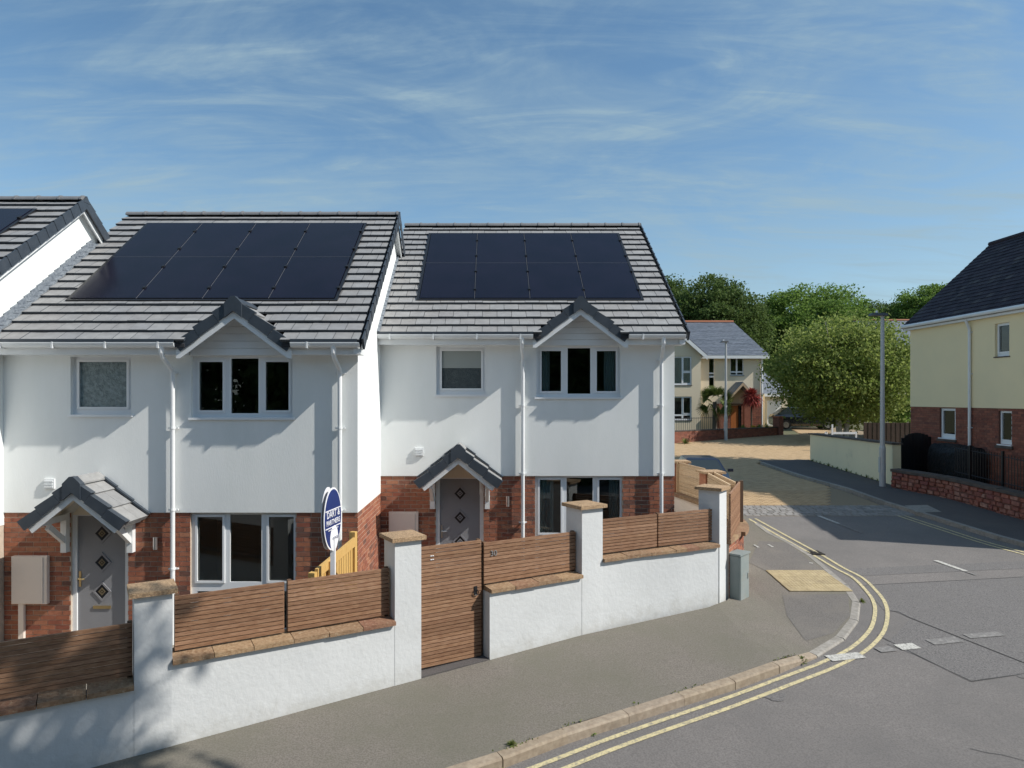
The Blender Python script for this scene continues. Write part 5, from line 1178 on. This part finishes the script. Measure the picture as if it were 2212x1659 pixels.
def tree(x, y, h, rx, rz, m, label, ncl=160, per=60, leaf=.16, spread=.5, trunk=.18, barkm='bark', seed=1, base=None, name='tree', stems=1, hollow=.55, group='trees'):
    z = gz(y) if base is None else base; t = thing(name, (x, y, z), label, 'tree', group=group); cz_ = h - rz
    put('crown', leaf_mesh('crown', crown_pts(rx, rx, rz, ncl, per, spread, hollow, seed) + np.array([0, 0, cz_]), leaf, m), t)
    g = random.Random(seed); mb = MB()
    for s in range(stems):
        ox = (s - (stems - 1) / 2) * trunk * 1.6; pts = [Vector((ox, 0, -.1))]; k = 7
        for i in range(1, k): pts.append(Vector((ox * (1 + i * .5) + g.uniform(-.05, .05) * i, g.uniform(-.05, .05) * i, cz_ * 1.15 * i / (k - 1))))
        mb.tube(pts, [trunk * (1 - .8 * i / (k - 1)) for i in range(k)], 8)
        for b_ in range(9):
            p0 = pts[2 + b_ % 4]; an_ = g.uniform(0, 6.28); el = g.uniform(.3, 1.1); ln_ = rx * g.uniform(.5, .9)
            dr_ = Vector((math.cos(an_) * math.cos(el), math.sin(an_) * math.cos(el), math.sin(el))); p1 = p0 + dr_ * ln_ * .5 + Vector((0, 0, .1)); mb.tube([p0, p1, p0 + dr_ * ln_ + Vector((0, 0, .3))], [trunk * .35, trunk * .2, trunk * .06], 5)
    mb.build('trunk', barkm, t); return t
tree(XA(1820, 38), 38, ZA(684, 38) - gz(38) - .1, 3.75, 3.05, 'leafbirch', 'broad light green birch with pale forked trunk behind the yellow garden wall', 760, 66, .088, .46, .17, 'birch', 4, base=gz(38) + .1, name='birch_tree', stems=2, hollow=.35)
tree(XA(1930, 40), 40, 4.7, 1.9, 2.0, 'leafmid', 'smaller bushy green tree squeezed between the birch and the yellow house', 200, 50, .10, .3, .1, 'bark', 9, name='bushy_tree')
tree(XA(1545, 62), 62, ZA(602, 62) - gz(62), 4.6, 5.2, 'leafdark', 'dark dense tree rising behind the cream house roof', 482, 120, 0.121, .52, .3, seed=11, name='dense_tree')
tree(XA(1440, 66), 66, ZA(606, 66) - gz(66), 3.8, 5.0, 'leafdark', 'dark tree partly hidden behind the nearest roof edge', 299, 120, 0.121, .52, .3, seed=12, name='dense_tree')
tree(XA(1748, 66), 66, ZA(622, 66) - gz(66), 5.9, 6.0, 'leafmid', 'tall rounded bright green tree behind the birch', 644, 120, 0.126, .52, .35, seed=13, name='broad_tree')
tree(XA(1645, 70), 70, ZA(668, 70) - gz(70), 4.6, 4.4, 'leafmid', 'lower green tree filling the gap between dark tree and tall round tree', 299, 120, 0.126, .52, .3, seed=14, name='broad_tree')
tree(XA(2010, 82), 82, ZA(617, 82) - gz(82), 4.6, 4.2, 'leafmid', 'far tree topping the wood beside the yellow house roof', 276, 120, 0.131, .52, .3, seed=15, name='broad_tree')
tree(XA(1925, 86), 86, ZA(654, 86) - gz(86), 5.4, 4.2, 'leafdark', 'far dark tree at the left of the wood behind the slate roofs', 299, 120, 0.141, .52, .3, seed=16, name='dense_tree')
tree(XA(1850, 88), 88, ZA(664, 88) - gz(88), 4.8, 4.0, 'leafdark', 'low far dark tree behind the lamp head', 252, 120, 0.141, .52, .3, seed=17, name='dense_tree')
tree(XA(2090, 84), 84, ZA(640, 84) - gz(84), 5.5, 4.5, 'leafdark', 'far dark tree mostly hidden by the yellow house roof', 252, 120, 0.141, .52, .3, seed=18, name='dense_tree')
wd = leaf_mesh('distant_wood', np.concatenate([crown_pts(5, 4, 3.2, 120, 60, .9, .3, 40 + k) + np.array([k * 6.5 - 18, 0, 2.6 + (k * 37 % 5) * .2]) for k in range(13)]), .34, 'leafdark')
put('distant_wood', wd, None, (XA(1700, 96), 96, gz(90)), kind='stuff')
# trees across the street, behind the viewer: they shade the left end and show in the windows
tree(6.7, 3.3, 15.6, 2.1, 3.0, 'leafdark', 'street tree on the opposite pavement casting shade on the left wall',  120, 45, .13, .42, .16, seed=21, base=gz(3) + .1, name='street_tree')
T0 = tree(-9, -13, 12, 4.6, 5.0, 'leafdark', 'garden tree across the street facing the terrace, leftmost', 380, 60, .24, .8, .28, seed=22, base=-4.4, name='garden_tree', group='trees across the street')
for k, (x, y, s_) in enumerate(((-1, -15, 1.05), (7, -13.5, .95), (15, -14, 1.1), (-18, -12, 1.0))):
    c = copy_tree(T0); c.location = (x, y, -4.4); c.scale = (s_, s_, s_); c.rotation_euler = (0, 0, k * 1.7)
    c['label'] = ('garden tree across the street opposite the middle house', 'garden tree across the street opposite the end house', 'garden tree across the street nearest the side road', 'garden tree across the street farthest left')[k]
tree(24.8, 24.0, 18.6, 2.9, 4.2, 'leafmid', 'unseen tall tree added behind the yellow house to shade the paved road, farther one', 300, 50, .18, .6, .25, seed=31, name='broad_tree', group='unseen trees added to shade the side road')  # off-frame trees, added and sized to shade the block paving
tree(24.0, 20.6, 18.0, 2.7, 4.2, 'leafmid', 'unseen tall tree added behind the yellow house to shade the paved road, nearer one', 300, 50, .18, .6, .25, seed=32, name='broad_tree', group='unseen trees added to shade the side road')
hg = rng.uniform(-1, 1, size=(26000, 3)) * np.array([24, 1.1, 2.3]); hg[:, 2] += 2.2 + .4 * np.sin(hg[:, 0] * 1.3)
hd_ = put('hedge', leaf_mesh('hedge', hg, .2, 'leafdark'), None, (0, -10.5, -4.5)); tag(hd_, 'long unseen hedge added across the street to darken the window reflections', 'hedge')  # unseen hedge, added to fill the trunk gap in window reflections
# palm and red cordyline, flowers
def spikes(n, ln, wd_, m, droop, seed, elmin=-.3, elmax=1.3):
    g = random.Random(seed); mb = MB()
    for k in range(n):
        a_ = g.uniform(0, 6.28); e_ = g.uniform(elmin, elmax); l_ = ln * g.uniform(.75, 1.1); p = Vector((0, 0, 0)); pr = None; w0 = Vector((-math.sin(a_), math.cos(a_), 0)) * wd_
        for i in range(5):
            t = i / 4; q = Vector((math.cos(a_) * math.cos(e_), math.sin(a_) * math.cos(e_), math.sin(e_))) * l_ * t - Vector((0, 0, droop * t * t * l_)); w = w0 * (1 - t) ** .6 * (1 if i else .4)
            if pr: mb.quad(pr[0], q - w, q + w, pr[1])
            pr = (q - w, q + w)
    return mb
pt = thing('palm_tree', (XA(1544, 43), 43, gz(43)), 'green fan palm in front of the cream house left of the lamp post', 'palm')
g = random.Random(5); fm = MB()
for k in range(46):
    a_ = g.uniform(0, 6.28); e_ = g.uniform(-.8, 1.35); c_ = Vector((math.cos(a_) * math.cos(e_), math.sin(a_) * math.cos(e_), math.sin(e_))) * g.uniform(.55, .75); dr_ = c_.normalized(); sd = Matrix.Rotation(g.uniform(-1.2, 1.2), 3, dr_) @ Vector((-math.sin(a_), math.cos(a_), 0))
    for j in range(-6, 7):
        an_ = j * .22; d_ = (dr_ * math.cos(an_) + sd * math.sin(an_)).normalized(); tip = c_ + d_ * .62 - Vector((0, 0, .18)); w = dr_.cross(sd).cross(d_).normalized() * .05
        fm.quad(c_ - w, c_ + w, tip + w * .2, tip - w * .2)
fm.build('fronds', 'leafpalm', pt, (0, 0, ZA(868, 43) - gz(43))); MB().tube([(0, 0, -.1), (0, 0, ZA(868, 43) - gz(43))], [.16, .12], 9).build('trunk', 'bark', pt)
ct = thing('cordyline', (XA(1623.5, 43.2), 43.2, gz(43.2)), 'red spiky cordyline beside the oak door of the cream house', 'plant')
hz_ = ZA(854, 43.2) - gz(43.2); spikes(460, .85, .06, 'leafred', .4, 3, -.8, 1.4).build('leaves', 'leafred', ct, (0, 0, hz_)); MB().tube([(0, 0, -.1), (0, 0, hz_)], .05, 7).build('trunk', 'bark', ct)
def clump(name, x, y, z, n, ln, w, m, label, cat, seed, group):
    t = tag(spikes(n, ln, w, m, .3, seed, .1, 1.5).build(name, m, None, (x, y, z)), label, cat, group)
for k, (px, py, m, lb) in enumerate(((1628, 926, 'flower', 'yellow flowering clump behind the low brick wall below the red cordyline'), (1640, 925, 'leafmid', 'green leafy clump right of the yellow flowers behind the low wall'), (1655, 924, 'leafmid', 'green leafy clump left of the brick end pillar'), (1606, 926, 'leafmid', 'low green clump below the oak door'))):
    Y = 41.2; clump('border_plant', XA(px, Y), Y, ZA(py + 3, Y), 60, .5, .04, m, lb, 'plant', 30 + k, 'border plants behind the low wall')
X_, Y_ = XA(1480, 36.4), 36.4
clump('grass_tuft', X_, Y_, gz(Y_), 60, .55, .03, 'leafweed', 'green tuft at the foot of the low brick wall', 'plant', 50, 'weeds')
W5 = [((1272, 1580), .17, 'leafmid', 'largest dark green weed in the gutter, middle of the long kerb'), ((1105, 1612), .10, 'leafweed', 'small yellow green weed on the kerb top near the bottom edge'), ((1066, 1655), .14, 'leafweed', 'dry weed in the gutter at the bottom of the view'), ((1732, 1432), .15, 'leafweed', 'weed at the joint where the kerb drops by the give way line'), ((1862, 1300), .10, 'leafweed', 'small weed in the gutter beside the tactile paving corner'), ((1338, 1552), .06, 'leafweed', 'tiny rusty weed against the kerb face right of the big weed')]
for k, ((px, py), s_, m, lb) in enumerate(W5):
    x, y = G(px, py, .0 if k != 1 else .1); clump('weed', x, y, gz(y) + (.0 if k != 1 else .11), 34, s_, s_ * .12, m, lb, 'weed', 60 + k, 'weeds')
WL_ = ['low weed at the foot of the yellow garden wall ' + q for q in ('closest to the street lamp', 'one step beyond the lamp end', 'second from the lamp end', 'third from the lamp end', 'fourth from the lamp end', 'fifth from the lamp end', 'sixth from the lamp end', 'just short of half way', 'just past half way', 'sixth from the far end', 'fifth from the far end', 'fourth from the far end', 'third from the far end', 'second from the far end', 'next to the far end', 'at the far end')]
for k in range(16):
    y = 23 + k * .37; clump('wall_weed', 13.16 + (y - 22.6) * .038, y, gz(y) + .1, 10 + (k * 7) % 14, .12 + .1 * ((k * 5) % 4) / 3, .012, 'leafweed', WL_[k], 'weed', 80 + k, 'weeds along the yellow garden wall')
# moss and grass along the kerb back edge
P = np.array([(a + rng.normal() * .02, b + rng.normal() * .02, gz(b) + hp(a, b) + rng.uniform(0, .02)) for a, b in resample(kin, .03) if -3 < a < 4.6 and (math.sin(a * 3.1) + math.sin(a * 7.7)) > .35])
if len(P): put('kerb_moss', leaf_mesh('kerb_moss', P, .018, 'leafweed'), None, kind='stuff')
